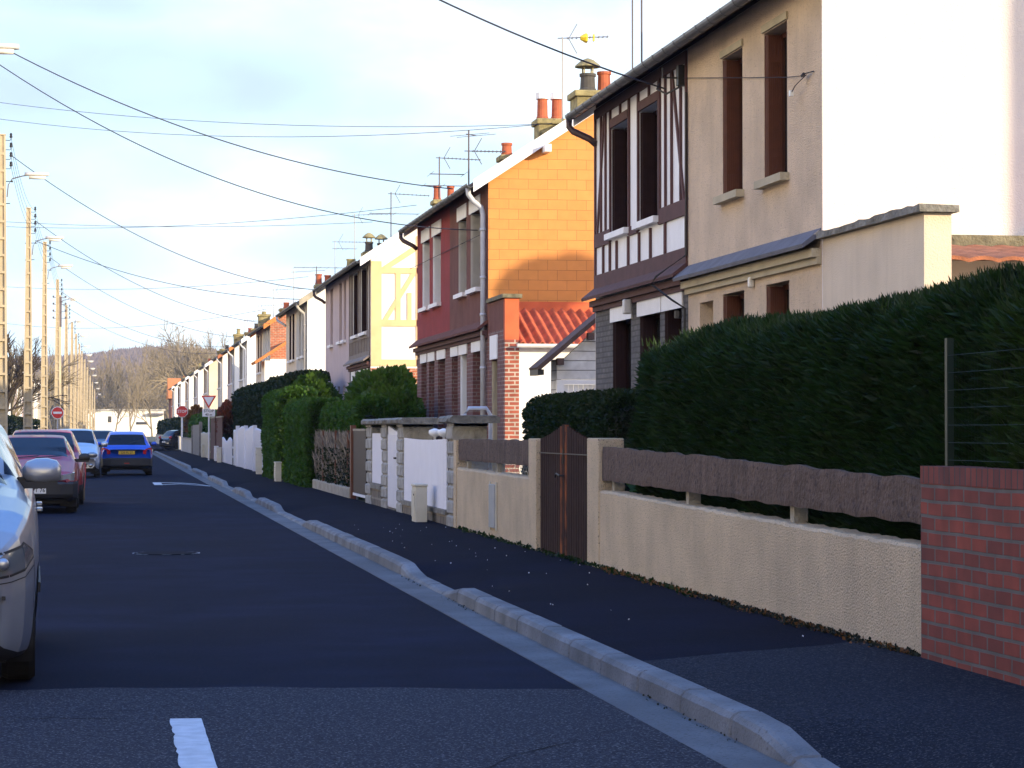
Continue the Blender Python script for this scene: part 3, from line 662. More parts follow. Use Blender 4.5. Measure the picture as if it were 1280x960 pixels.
# white shed between house 1 and house 2
s_ = empty('garden_shed', (9.3, 38.0, .1), 0, 'white boarded shed with a sloping dark eave between the nearest house and the red house', 'shed')
SX = lambda x: x
SZ = lambda z: z
b = MB(); b.prism([(SX(7.12), SZ(2.27)), (SX(10.1), SZ(2.27)), (SX(10.1), SZ(2.5)), (SX(8.6), SZ(3.86)), (SX(7.12), SZ(2.5))], 'y', 38.0, 38.1); b.build('gable_boards', M['board_w'], s_)
B('side_wall', M['board_w'], s_, (SX(7.12), SX(7.2), 38.101, 38.55, .1, 2.6)); B('side_wall', M['board_w'], s_, (SX(10.02), SX(10.1), 38.101, 38.55, .1, 2.6))
B('door_frame', M['white_p'], s_, (SX(7.12), SX(7.24), 38.0, 38.1, .1, SZ(2.265)), (SX(9.98), SX(10.1), 38.0, 38.1, .1, SZ(2.265)), (SX(7.24), SX(9.98), 38.0, 38.1, SZ(2.19), SZ(2.265)))
b = MB()
for i in range(36): b.box(SX(7.245) + i * .08, SX(7.245) + i * .08 + .07, 38.04 + .012 * (i % 2), 38.08, .1, SZ(2.185))
b.build('door', M['white_p'], s_)
b = MB()
for sgn in (1, -1):
    xx = (lambda t: SX(8.6) - sgn * t)
    b.prism([(xx(1.80), SZ(2.40)), (xx(0), SZ(3.92)), (xx(0), SZ(4.0)), (xx(1.84), SZ(2.46))], 'y', 37.86, 38.62)
b.build('roof', M['roof_d'], s_)
for t in (1.45, .95, .45): B('rafter_end', M['roof_d'], s_, (SX(8.6) - t - .05, SX(8.6) - t + .05, 37.82, 37.99, SZ(3.83 - t * .82 - .14), SZ(3.83 - t * .82 - .03)))
B('gutter', M['black'], s_, (6.78, 6.88, 37.86, 38.62, 2.34, 2.43))
# --- house 3: grey timbering and pink render, white gable with yellow timbers
tg = [(64.95, 70.55, 3.4, 3.62), (64.95, 70.55, 4.0, 4.2), (64.95, 70.55, 5.98, 6.12)]
for i in range(14): tg.append((64.95 + i * .42, 65.03 + i * .42, 3.62, 4.0))
for y in (64.95, 65.5, 67.45, 67.9, 69.6, 70.0, 70.45): tg.append((y, y + .09, 4.2, 5.98))
h3 = house(64.90, 78.60, 'house pair of pink render and grey timbering, its white gable crossed by yellow painted timbers',
    [plainhalf(64.9, 70.6, M['grey_r'], M['brick_grey'], [(65.7, 67.2), (68.0, 69.4)], [(65.5, 66.6, .9, 2.9), (67.2, 68.3, .9, 2.9), (69.0, 69.9, .15, 2.9)], M['shutter_d'], timbers=(M['timber_g'], tg), pentice=(M['timber_g'], M['timber']), glint=M['white_p']),
     plainhalf(70.6, 78.6, M['pink'], M['pink'], [(71.7, 72.4), (73.0, 73.9), (76.0, 76.9)], [(72.0, 72.6, 1.4, 2.8), (73.6, 74.2, 1.4, 2.8)], M['pink'], lintel=None)],
    [(7.0, BACK_X, 3.14, 99, M['white']), (7.0, BACK_X, 2.75, 3.139, M['brick_r3']), (7.0, BACK_X, .05, 2.749, M['brick_y'])],
    pipes=[(78.7, M['gutter_brown'], 'far')], chim=[
        (9.1, 65.6, 7.3, 7.8, [(-.18, 0, .10, .40, M['pot'], False), (.20, 0, .10, .40, M['pot'], False)], None, .28, .3),
        (8.5, 77.4, 6.8, 7.22, [(-.20, 0, .13, .34, M['potdark'], True), (.20, 0, .13, .30, M['potdark'], True)], None, .38, .35)])
yt = MB(); ya, yb = 64.84, 64.868
for (x0, x1, z0, z1) in ((7.01, 7.30, 3.2, 6.05), (8.25, 8.42, 3.2, 6.75), (7.3, 12, 3.2, 3.38), (7.3, 12, 4.28, 4.46), (7.3, 12, 5.72, 5.88), (7.68, 7.82, 4.46, 5.72), (8.0, 8.12, 4.46, 5.2), (10.8, 10.95, 3.2, 6.6)): yt.box(x0, x1, ya, yb, z0, z1)
yt.prism([(7.33, 4.46), (7.47, 4.46), (8.25, 5.72), (8.1, 5.72)], 'y', ya + .004, yb + .002)
yt.prism([(7.3, 5.88), (7.55, 5.88), (8.42, 6.45), (8.25, 6.52)], 'y', ya + .003, yb)
yt.build('gable_timbers', M['yellow'], h3)
yagi(h3, 8.97, 65.5, 7.6, 9.0, [(8.97, 1.15, 10, -.04, 0), (8.20, -.45, 2, 0, 0), (8.20, .8, 2, 0, 0)])
yagi(h3, 8.97, 77.0, 7.4, 9.15, [(9.10, 1.25, 9, -.05, 0), (8.45, .9, 2, 0, 0), (8.45, -.7, 2, 0, 0)])
# --- house 4
h4 = house(86.0, 96.3, 'cream house pair with dark shutters and a plain dazzling white gable behind the dark hedge',
    [plainhalf(86, 91, M['grey_r'], M['grey_r'], [(87.2, 88.1), (88.9, 89.7)], [(87.5, 88.6, 1, 2.9)], M['grey_r']),
     plainhalf(91, 96.3, M['cream2'], M['cream2'], [(92, 93), (93.6, 94.6)], [(92.5, 93.6, 1, 2.9)], M['shutter_d'])],
    [(7.0, BACK_X, .05, 99, M['white'])], pipes=[(86.1, M['grey_r'], 'near'), (96.4, M['pipe'], 'far')],
    chim=[(8.7, 86.8, 6.8, 7.35, [(-.05, 0, .16, .32, M['stub'], False)], None, .24), (8.4, 95.4, 6.8, 7.25, [(-.18, 0, .13, .42, M['pot'], False), (.18, 0, .13, .38, M['pot'], False)])], barge=M['concrete'])
yagi(h4, 8.82, 87.2, 7.2, 9.35, [(9.30, 1.5, 9, .08, 0)], m=M['alu'], r=.016)
yagi(h4, 8.2, 88.2, 6.9, 8.45, [(8.4, 1.2, 9, 0, 0), (8.15, .8, 3, .0, 0)], m=M['alu'], r=.016)
yagi(h4, 8.1, 95.0, 6.8, 7.95, [(7.9, 1.1, 4, 0, 0), (7.9, -.9, 3, 0, 0)])
# --- house 5: brick arched gable, orange porch roof
h5 = house(106.0, 116.3, 'house pair with a brick arched gable and a small orange tiled porch roof',
    [plainhalf(106, 111, M['grey_r'], M['grey_r'], [(107, 108), (108.7, 109.6)], [(107, 108, 1, 2.9)], M['white_p']),
     plainhalf(111, 116.3, M['cream2'], M['cream2'], [(112, 113), (113.8, 114.8)], [(112, 113, 1, 2.9)], M['timber'])],
    [(7.0, BACK_X, .05, 4.6, M['white']), (7.0, BACK_X, 4.601, 99, M['brick_r3'])], roofm=M['tile_o'], barge=M['tile_o'],
    chim=[(8.4, 115.5, 6.8, 7.3, [(0, 0, .14, .3, M['pot'], False)])])
for cx in (8.05, 8.85):
    b = MB(); b.prism([(cx - .28, 4.7), (cx + .28, 4.7)] + [(cx + .28 * math.cos(t * math.pi / 8), 5.6 + .28 * math.sin(t * math.pi / 8)) for t in range(9)], 'y', 105.94, 105.968); b.build('blind_arch', M['white'], h5)
b = MB(); b.prism([(6.2, 4.3), (7.6, 5.2), (7.6, 5.35), (6.15, 4.4)], 'y', 103.2, 105.9); b.build('porch_roof', M['tile_o'], h5); B('porch_wall', M['white'], h5, (6.6, 7.8, 103.5, 105.9, .1, 4.45))
yagi(h5, 8.1, 107, 6.8, 8.6, [(8.5, 1.4, 3, .1, 0)], m=M['alu'], r=.016)
# --- further houses
far = [(124.0, 131.5, 'white_p', 'grey_r', 'white', 'roof_d', 'white gabled house pair just beyond the brick arched gable'),
       (136.5, 144.5, 'grey_r', 'pink', 'white', 'tile_o', 'house pair with orange tiled verge and pink render, before the side street'),
       (151.0, 157.5, 'cream2', 'grey_r', 'white', 'tile', 'narrow pale house pair on the corner of the side street'),
       (171.5, 181.5, 'cream2', 'cream2', 'cream2', 'roof_d', 'cream gabled house pair just past the side street'),
       (192.5, 203, 'pink', 'grey_r', 'white', 'roof_d', 'small distant house pair with a pinkish front'),
       (215, 225.5, 'redbrown', 'cream', 'white', 'tile', 'small distant house pair with a reddish front'),
       (239, 249.5, 'grey_r', 'redbrown', 'white', 'roof_d', 'very distant house pair with a dark roof near the end of the row'),
       (262, 272.5, 'cream', 'cream2', 'white', 'roof_d', 'last but one house pair at the far end of the row')]
for k, (a, c, u1, u2, gm, rf, lb) in enumerate(far):
    m_ = (a + c) / 2; q = (c - a) / 2
    hh = house(a, c, lb, [plainhalf(a, m_, M[u1], M[u1], [(a + q * .22, a + q * .42), (a + q * .58, a + q * .78)], [(a + q * .3, a + q * .6, 1, 2.9)], M['shutter_d'] if k % 2 else M['grey_r']),
                  plainhalf(m_, c, M[u2], M[u2], [(m_ + q * .22, m_ + q * .42), (m_ + q * .58, m_ + q * .78)], [(m_ + q * .3, m_ + q * .6, 1, 2.9)], M['timber'] if k % 2 else M['shutter_d'])],
                 [(7.0, BACK_X, .05, 99, M[gm])], roofm=M[rf], barge=M[rf] if k in (1, 2) else M['white_p'], pipes=[(a + .1, M['pipe'], 'near')],
                 chim=[(8.3, c - .7, 6.7, (7.75, 7.3, 7.7, 7.4, 7.2, 7.3, 7.3, 7.3)[k], [(0, 0, .12, .16 + .1 * (k % 3), M[('stub', 'pot', 'stub')[k % 3]], False)])] + ([(8.3, a + .9, 6.7, 7.25, [(0, 0, .13, .3, M['potdark'], False)])] if k % 2 else []))
    if k < 3: yagi(hh, 8.5, a + 2, 7.0, 8.9 - k * .2, [(8.8 - k * .2, 1.5, 8, .1, 0)], m=M['alu'], r=.02)
# last house: roof slope turned towards the street's start
e_ = empty('red_roofed_house', (9.5, 285, .1), 0, 'distant house with a bright orange-red roof at the far end of the row', 'house')
b = MB(); b.box(7.2, 8.7, 285, 295, .1, 5.3); b.build('walls', M['redbrown'], e_)
b = MB(); b.prism([(284.6, 5.2), (290, 7.7), (295.4, 5.2)], 'x', 6.9, 8.9); b.build('roof', M['tile_o'], e_)
# houses continue beside and behind the camera; they throw the shade over the road
for (a, c, lb) in ((1.7, 12.7, 'house pair with cream front just out of view beside the camera'), (-20.5, -9.2, 'house pair with cream front behind the camera'), (-42, -31, 'second house pair behind the camera')):
    house(a, c, lb, [plainhalf(a, c, M['cream'], M['cream2'], [(a + 1.2, a + 2.2), (a + 3, a + 4), (a + 7, a + 8)], [(a + 1.2, a + 2.2, 1, 2.9), (a + 7, a + 8, .15, 2.9)], M['shutter'])], [(7.0, BACK_X, .05, 99, M['white'])],
          chim=[(9.1, c - .7, 7.3, 8.6, [(0, 0, .15, .5, M['pot'], False)])])
def shadow_house(x, y, w_, d_, h_, lb):  # unseen house added and sized to cast a shadow edge on the nearest gable
    r = empty('shadow_casting_house', (x, y, .1), 0, lb, 'house'); b = MB(); b.box(x, x + w_, y, y + d_, .1, h_); b.build('walls', M['cream2'], r)
    b = MB(); b.prism([(x - .3, h_), (x + w_ + .3, h_), (x + w_ / 2, h_ + 2.6)], 'y', y - .3, y + d_ + .3); b.build('roof', M['tile'], r)
    b = MB()
    for k in range(3):
        for z in (1.2, 3.9): b.box(x - .02, x + .02, y + 1 + k * 2.6, y + 2 + k * 2.6, z, z + 1.3)
    b.build('window', M['glass'], r)
shadow_house(20.93, 9.7, 6, 3.4, 12.0, 'tall cream house added out of view to the right to shade the nearest gable')
# opposite side of the street
MB.flip = True
opp = [(-38, -27), (-16, -5), (5, 16), (26, 37), (47, 58), (68, 79), (90, 101), (113, 124), (136, 147), (158, 168), (178, 189), (199.5, 210), (221, 232), (243, 254), (265, 276)]
oc = ['white', 'cream2', 'grey_r', 'pink']
seen = {178: 'opposite house pair with a white gable seen left of the third pole', 199.5: 'opposite house pair with a reddish roof behind the bare garden tree', 221: 'small opposite house pair seen between the poles', 243: 'second smallest opposite house pair behind the poles', 265: 'farthest house pair on the opposite side'}
for k, (a, c) in enumerate(opp):
    a_ = oc[k % 4]; b_ = oc[(k + 1) % 4]; m_ = (a + c) / 2
    house(a, c, seen.get(a, 'opposite house pair with %s front, number %s from the camera, out of view' % (('white', 'cream', 'grey', 'pink')[k % 4], ('two behind', 'one behind', 'first', 'second', 'third', 'fourth', 'fifth', 'sixth', 'seventh', 'eighth')[min(k, 9)])),
          [plainhalf(a, m_, M[a_], M[a_], [(a + 1, a + 2), (a + 3, a + 4)], [(a + 2, a + 3.2, 1, 2.9)], M['shutter_d']), plainhalf(m_, c, M[b_], M[b_], [(m_ + 1, m_ + 2), (m_ + 3, m_ + 4)], [(m_ + 2, m_ + 3.2, 1, 2.9)], M['shutter'])],
          [(7.0, BACK_X, .05, 99, M['white'])], roofm=M['tile'], group='houses on the opposite side')
MB.flip = False
# ---------------------------------------------------------------- garden walls and fences, nearest first
FX = 4.65
g1 = empty('brick_garden_wall', (FX, 6, .1), 0, 'red brick garden wall with a soldier course on top, at the right edge', 'garden wall')
B('brickwork', M['brick_wall'], g1, (FX - .02, FX + .22, -12, 13.30, .05, 1.145))
B('top_course', M['brick_soldier'], g1, (FX - .022, FX + .222, -12, 13.302, 1.146, 1.245))
g2 = empty('wire_mesh_fence', (4.76, 13.2, 1.24), 0, 'thin green wire mesh fence with a green post above the red brick wall', 'fence')
for y in (13.19, 10.7, 8.2, 5.7): B('post', M['green_m'], g2, (4.745, 4.785, y - .02, y + .02, 1.24, 1.98))
m_ = MB()
for z in [1.28 + i * .10 for i in range(7)]:
    m_.tube([(4.75, 13.2, z), (4.75, 5.0, z)], .0012, 4)
y = 13.1
while y > 7.5: m_.tube([(4.752, y, 1.26), (4.752, y, 1.90)], .0010, 3); y -= .05
m_.build('wire_mesh', M['green_m'], g2)
def roughwall(b, x0, x1, y0, y1, z0, ztf, amp=.008):
    n = max(2, int((y1 - y0) / .08)); rings = []
    for i in range(n + 1):
        y = y0 + (y1 - y0) * i / n; zt = ztf(y) + rnd.uniform(-amp, amp); e = rnd.uniform(-.004, .004)
        rings.append([(x0, y, z0), (x0, y, zt - .02), (x0 + .018 + e, y, zt), (x1 - .02, y, zt), (x1, y, zt - .02), (x1, y, z0)])
    b.loft(rings)
def barkboard(name, y0, y1, z0, z1, x, parent):
    """cast board imitating bark: uneven edges and lumpy face"""
    b = MB(); ny = max(8, int((y1 - y0) / .05)); nz_ = 8; rings = []
    for i in range(ny + 1):
        y = y0 + (y1 - y0) * i / ny
        zt = (z1(y) if callable(z1) else z1) + .018 * noise.noise(Vector((y * 2.3, 1.7, 0))) + .006 * noise.noise(Vector((y * 11, 3, 0))); zb = (z0(y) if callable(z0) else z0) + .014 * noise.noise(Vector((y * 2.9, 7, 0)))
        seam = 0
        f = []
        for j in range(nz_ + 1):
            z = zb + (zt - zb) * j / nz_; e = .004 * noise.noise(Vector((y * 5, z * 14, 2))) + .003 * noise.noise(Vector((y * 40, z * 6, 5)))
            f.append((x - .0 + e + seam + (.004 if j in (0, nz_) else 0), y, z))
        rings.append(f + [(x + .05, y, zt), (x + .05, y, zb)])
    b.loft(rings); return b.build(name, M['bark'], parent, smooth=False)
g3 = empty('low_garden_wall', (FX, 18, .1), 0, 'long low cream roughcast wall topped by bark-textured rail boards, right of the brown gate', 'garden wall')
b = MB(); roughwall(b, FX, FX + .2, 13.305, 22.60, .08, lambda y: .775 + (y - 13.3) * .0107); b.build('wall', M['cream_low'], g3)
B('gate_pier', M['cream_low'], g3, (FX - .015, FX + .24, 22.60, 23.15, .08, 1.375), bevel=.012)
for y in (13.5, 16.26, 19.34, 22.3): B('post', M['concrete'], g3, (FX + .07, FX + .17, y - .05, y + .05, .7, 1.1))
bz0 = lambda y: .90 + (y - 13.3) * .0078
bz1 = lambda y: 1.165 + (y - 13.3) * .0145
for a_, c_ in ((13.32, 16.30), (16.305, 19.35), (19.355, 22.58)): barkboard('rail_board', a_, c_, bz0, bz1, FX + .02, g3)
g4 = empty('low_garden_wall', (FX, 29, .1), 0, 'short low cream roughcast wall with a bark-textured rail, left of the brown gate', 'garden wall')
b = MB(); roughwall(b, FX, FX + .2, 26.50, 32.40, .08, lambda y: .92 + (y - 26.5) * .004); b.build('wall', M['cream_low'], g4)
B('gate_pier', M['cream_low'], g4, (FX - .015, FX + .22, 26.02, 26.49, .08, 1.36), bevel=.012)
B('end_pier', M['cream_low'], g4, (FX - .01, FX + .18, 32.20, 32.45, .08, 1.32))
for y in (29.2, 31.7): B('post', M['concrete'], g4, (FX + .07, FX + .16, y - .05, y + .05, .8, 1.2))
barkboard('rail_board', 26.52, 29.3, 1.05, 1.335, FX + .02, g4); barkboard('rail_board', 29.31, 32.18, 1.05, 1.335, FX + .02, g4)
b = MB()
for i in range(50):
    y = 26.5 + i * .11
    b.tube([(FX + .12, y, .9), (FX + .12, y + .22, 1.1)], .003, 3); b.tube([(FX + .122, y + .22, .9), (FX + .122, y, 1.1)], .003, 3)
b.build('chain_link', M['boxgrey'], g4)
mb_ = empty('meter_box', (FX, 29.0, .24), 0, 'narrow grey meter box set in the short cream wall left of the brown gate', 'meter box')
B('door', M['boxgrey'], mb_, (FX - .035, FX - .003, 28.80, 29.22, .26, .79), bevel=.006); B('frame', M['boxcream'], mb_, (FX - .02, FX - .004, 28.76, 28.799, .23, .82), (FX - .02, FX - .004, 29.221, 29.26, .23, .82))
# brown picket gate with pointed top
gt = empty('garden_gate', (FX + .05, 24.57, .1), 0, 'dark brown slatted double gate with a pointed top between two cream piers', 'gate')
y0, y1 = 23.17, 26.0; n = 22; ym = (y0 + y1) / 2
for leaf in (0, 1):
    b = MB(); b2 = MB()
    for i in range(n):
        a = y0 + (y1 - y0) * i / n
        if (a + .05 < ym) != (leaf == 0): continue
        c = a + (y1 - y0) / n - .028; f = 1 - abs((a + c) / 2 - ym) / (ym - y0); zt = 1.36 + .16 * f ** 1.3
        worn = i in (10, 12)
        t = b2 if worn else b
        t.prism([(FX + .03, .13), (FX + .055, .13), (FX + .055, zt), (FX + .03, zt)], 'y', a, c)
    b.build('gate_leaf', M['gatebrown'], gt)
    if b2.v: b2.build('worn_slats', M['gateworn'], gt)
B('cross_bar', M['black'], gt, (FX + .056, FX + .085, y0, ym - .01, 1.20, 1.225), (FX + .056, FX + .085, ym + .01, y1, 1.20, 1.225), (FX + .056, FX + .085, y0, ym - .01, .25, .28), (FX + .056, FX + .085, ym + .01, y1, .25, .28), (FX + .02, FX + .029, y0, y1, 1.20, 1.212))
b = MB(); b.tube([(FX + .02, ym - .05, .98), (FX - .03, ym - .05, .98), (FX - .035, ym + .10, 1.0), (FX - .03, ym + .2, .96)], .010, 6); b.tube([(FX + .025, ym, 1.1), (FX + .025, ym, 1.26)], .012, 5); b.build('latch', M['black'], gt)
# stone pier fence with white panels
st = empty('stone_pier_fence', (FX, 38, .1), 0, 'pale stone block piers with rough copings holding white corrugated panels and a white gate', 'fence')
def pier(y0, y1, x1, zt, z0=.08):
    b = MB(); z = z0; k = 0
    while z < zt - .02:
        h = min(.205, zt - z); j = rnd.uniform(-.012, .012); b.box(FX - .01 + j, x1 + j, y0 + abs(j), y1 - abs(j), z + .008, z + h - .008, ch=.022); z += h; k += 1
    b.box(FX + .02, x1 - .03, y0 + .03, y1 - .03, z0, zt); b.build('pier', M['stone_l'], st)
def slab(y0, y1, x0, x1, z0, z1):
    b = MB(); n = int((y1 - y0) / .15) + 2; rg = []
    for i in range(n):
        y = y0 + (y1 - y0) * i / (n - 1); j = [rnd.uniform(-.02, .02) for _ in range(6)]
        rg.append([(x0 + j[0], y, z0 + .02), (x0 + .03, y, z0), (x1, y, z0), (x1 + j[1], y, z1 - .02), (x1 - .04, y, z1 + j[2] * .5), (x0 + .04, y, z1 + j[3] * .5), (x0 + j[4], y, z1 - .03)])
    b.loft(rg); b.build('coping', M['stone_cap'], st)
pier(32.5, 33.15, 5.12, 1.54); slab(32.3, 33.6, 4.58, 5.26, 1.55, 1.65)
pier(38.2, 39.0, 5.15, 1.54); pier(40.5, 41.3, 5.1, 1.54); pier(42.9, 43.8, 5.1, 1.54); slab(37.9, 44.0, 4.56, 5.25, 1.55, 1.65)
def corr(name, y0, y1, z0, z1, x, parent, m, pitch=.09, sag=0.):
    b = MB(); n = int((y1 - y0) / pitch * 6); rg = []
    for i in range(n + 1):
        y = y0 + (y1 - y0) * i / n; xx = x + .014 * math.sin(2 * math.pi * i / 6); zt = z1 - sag * math.sin(math.pi * i / n)
        rg.append([(xx, y, z0), (xx, y, zt), (xx + .012, y, zt), (xx + .012, y, z0)])
    b.loft(rg); return b.build(name, m, parent, smooth=False)
corr('white_panel', 33.35, 38.15, .34, 1.33, FX + .02, st, M['pvc'], .16, .02)
corr('white_panel', 41.35, 42.85, .52, 1.40, FX + .02, st, M['pvc'], .14)
b = MB(); b.box(FX + .02, FX + .06, 39.05, 40.45, .16, 1.42); b.prism([(39.05, 1.42), (39.75, 1.47), (40.45, 1.53), (40.45, 1.30), (39.05, 1.30)], 'x', FX + .019, FX + .061)
for k in range(7): b.box(FX + .008, FX + .019, 39.09 + k * .195, 39.09 + k * .195 + .17, .18, 1.38)
b.build('white_gate', M['pvc'], st); B('gate_handle', M['black'], st, (FX - .03, FX + .008, 39.15, 39.3, .98, 1.01))
B('plinth', M['rubble'], st, (FX + .0, FX + .2, 33.16, 38.19, .05, .27)); B('plinth', M['rubble'], st, (FX, FX + .2, 41.31, 42.89, .05, .42))
B('plinth_cap', M['stone_cap'], st, (FX - .03, FX + .22, 33.16, 38.19, .271, .335)); B('plinth_cap', M['stone_cap'], st, (FX - .03, FX + .22, 41.31, 42.89, .421, .50))
b = MB(); b.tube([(5.08, 34.4, .3), (5.08, 34.4, 1.68), (5.14, 34.4, 1.77), (5.40, 34.4, 1.77), (5.46, 34.4, 1.68), (5.46, 34.4, .3)], .03, 8); b.build('pipe_hoop', M['pipe'], st, smooth=True)
for yy in (36.0, 37.0):
    ll = empty('garden_lamp', (5.0, yy, 1.34), 0, 'pale round garden light just above the big white panel, the %s one' % ('right hand' if yy < 36.5 else 'left hand'), 'garden light', 'round garden lights behind the white panel')
    b = MB(); b.lathe([(.02, -.9), (.02, 1.0 - .98), (.06, .03), (.10, .07), (.095, .12), (.02, .15)], (5.0, yy, 1.33), n=14); b.build('globe', M['lamplens'], ll, smooth=True)
def ebox(x, y, w_, d_, h_, label, m=None):
    r = empty('utility_box', (x + w_ / 2, y, .12), 0, label, 'utility box', 'small boxes standing along the fences')
    B('cabinet', m or M['boxcream'], r, (x, x + w_, y, y + d_, .10, .12 + h_), bevel=.008); B('lid', m or M['boxcream'], r, (x - .012, x + w_ + .012, y - .012, y + d_ + .012, .12 + h_ + .001, .12 + h_ + .035), bevel=.008)
    B('door', m or M['boxcream'], r, (x - .012, x - .001, y + .04, y + d_ - .04, .2, .06 + h_)); B('lock', M['black'], r, (x - .02, x - .012, y + .08, y + .11, .12 + h_ * .75, .12 + h_ * .8))
ebox(4.36, 34.35, .17, .42, .52, 'cream utility box standing before the big white panel and stone piers')
ebox(4.26, 62.3, .15, .5, .48, 'cream utility box at the foot of the bright green hedges')
ebox(4.42, 99.6, .16, .5, .60, 'cream utility box standing before the low white fence')
ebox(4.52, 104.2, .16, .9, .62, 'cream utility box beside the tall brown wooden screen', M['signwhite'])
ebox(4.40, 72.6, .16, .5, .78, 'yellowish utility box in front of the white picket gate')
ebox(4.52, 119, .16, 1.0, .6, 'small utility box just past the give way sign')
# dark gate, red post, brushwood fence
bg_ = empty('dark_gate', (FX, 45.2, .1), 0, 'tall almost black gate with a pale bottom rail between stone piers and brushwood fence', 'gate')
B('panel', M['blackgate'], bg_, (FX + .02, FX + .06, 44.05, 46.35, .25, 1.44)); B('bottom_rail', M['white_p'], bg_, (FX + .01, FX + .07, 44.05, 46.35, .20, .249)); B('top_rail', M['concrete'], bg_, (FX + .01, FX + .07, 44.05, 46.35, 1.441, 1.48))
B('post', M['shutter'], bg_, (FX - .02, FX + .08, 46.4, 46.6, .1, 1.55))
bf = empty('brushwood_fence', (FX, 51, .1), 0, 'grey brushwood and mesh fence overgrown with stems on a low concrete kerb wall', 'fence')
b = MB(); roughwall(b, FX - .03, FX + .15, 46.65, 55.2, .08, lambda y: .33); b.build('base_wall', M['concrete'], bf)
g = np.random.default_rng(5); n = 9000
P = np.stack([FX + .04 + g.random(n) * .05, 46.7 + g.random(n) * 8.5, .33 + g.random(n) * .85], 1)
leaf_mesh('brushwood', P, np.tile([0, 0, 1.], (n, 1)), .028, M['brush'], bf, 9, .16, 5)
P = np.stack([FX + g.random(1500) * .05, 46.9 + g.random(1500) ** 1.3 * 7.5, .33 + g.random(1500) * .75], 1); leaf_mesh('climbing_leaves', P, np.tile([-.6, 0, .3], (1500, 1)), .05, M['darkleaf'], bf, 1, .8, 6)
B('backing', M['wood_g'], bf, (FX + .1, FX + .13, 46.7, 55.2, .33, 1.36))
for y in (47.3, 49.9, 52.9): B('post', M['shutter'], bf, (FX - .01, FX + .035, y - .04, y + .04, .3, 1.45))
# white posts and picket fences further on
wp = empty('white_post', (FX, 63.2, .1), 0, 'slim white post standing between the two bright green hedges', 'post'); B('shaft', M['pvc'], wp, (FX - .06, FX + .06, 62.9, 63.4, .1, 1.55)); B('cap', M['pvc'], wp, (FX - .08, FX + .08, 62.85, 63.45, 1.551, 1.62))
def picket(y0, y1, zt, label, m, wave=.06, gap=.06, pw=.1, name='picket_fence', cat='fence'):
    r = empty(name, (FX, (y0 + y1) / 2, .1), 0, label, cat); b = MB(); y = y0
    while y < y1 - pw:
        t = zt + wave * math.sin((y - y0) * 1.1); b.prism([(y, .14), (y + pw, .14), (y + pw, t - .06), (y + pw / 2, t), (y, t - .06)], 'x', FX, FX + .025); y += pw + gap
    b.build('pickets', m, r); B('rail', m, r, (FX + .026, FX + .06, y0, y1, .4, .48), (FX + .026, FX + .06, y0, y1, zt - .35, zt - .27)); return r
r = picket(70.0, 78.0, 1.5, 'white picket fence with gaps, nearest of the white fences past the green hedges', M['pvc'], .03, .12, .14)
r = picket(78.1, 88.5, 1.55, 'tall closely boarded white gate with a scalloped top', M['pvc'], .05, .005, .16, 'white_gate', 'gate')
for y in (78.1, 83.2, 88.5): B('post', M['pvc'], r, (FX - .05, FX + .08, y - .12, y + .12, .1, 1.62))
r = picket(88.8, 91.5, 1.45, 'narrow pale picket fence beside the white gate', M['signwhite'], .03, .1, .14)
r = picket(92.5, 100.5, 1.1, 'low white boarded fence with a wavy top', M['pvc'], .08, .01, .2)
ws = empty('wooden_screen', (FX, 105, .1), 0, 'tall rust brown wooden fence screen behind the give way sign', 'fence')
B('panel', M['wood_b'], ws, (FX + .02, FX + .06, 101.0, 112.5, .15, 2.0)); B('top_rail', M['concrete'], ws, (FX, FX + .08, 101.0, 112.5, 2.001, 2.06)); B('post', M['wood_b'], ws, (FX - .03, FX + .09, 106.6, 106.9, .1, 2.1))
picket(113, 124, 1.35, 'weathered pale picket fence just past the rust brown screen', M['boxcream'], .02, .15, .2)
wg = empty('grey_fence', (FX, 130, .1), 0, 'weathered grey boarded fence before the corner with the side street', 'fence'); B('panel', M['wood_g'], wg, (FX, FX + .04, 125, 136, .12, 1.75)); B('post', M['wood_g'], wg, (FX - .06, FX + .1, 124.6, 125, .1, 1.9)); B('post', M['wood_g'], wg, (FX - .06, FX + .1, 136, 136.4, .1, 1.7))
gw = empty('end_wall', (FX, 147, .1), 0, 'low pale garden wall on the corner near the stop sign', 'garden wall'); B('wall', M['grey_r'], gw, (FX, FX + .2, 137, 156, .1, .95)); B('cap', M['concrete'], gw, (FX - .04, FX + .24, 137, 156, .951, 1.0))
gw = empty('end_wall', (FX, 200, .1), 0, 'distant low garden wall past the side street', 'garden wall'); B('wall', M['grey_r'], gw, (FX + .3, FX + .5, 172, 260, .1, 1.0)); B('cap', M['concrete'], gw, (FX + .26, FX + .54, 172, 260, 1.001, 1.05))
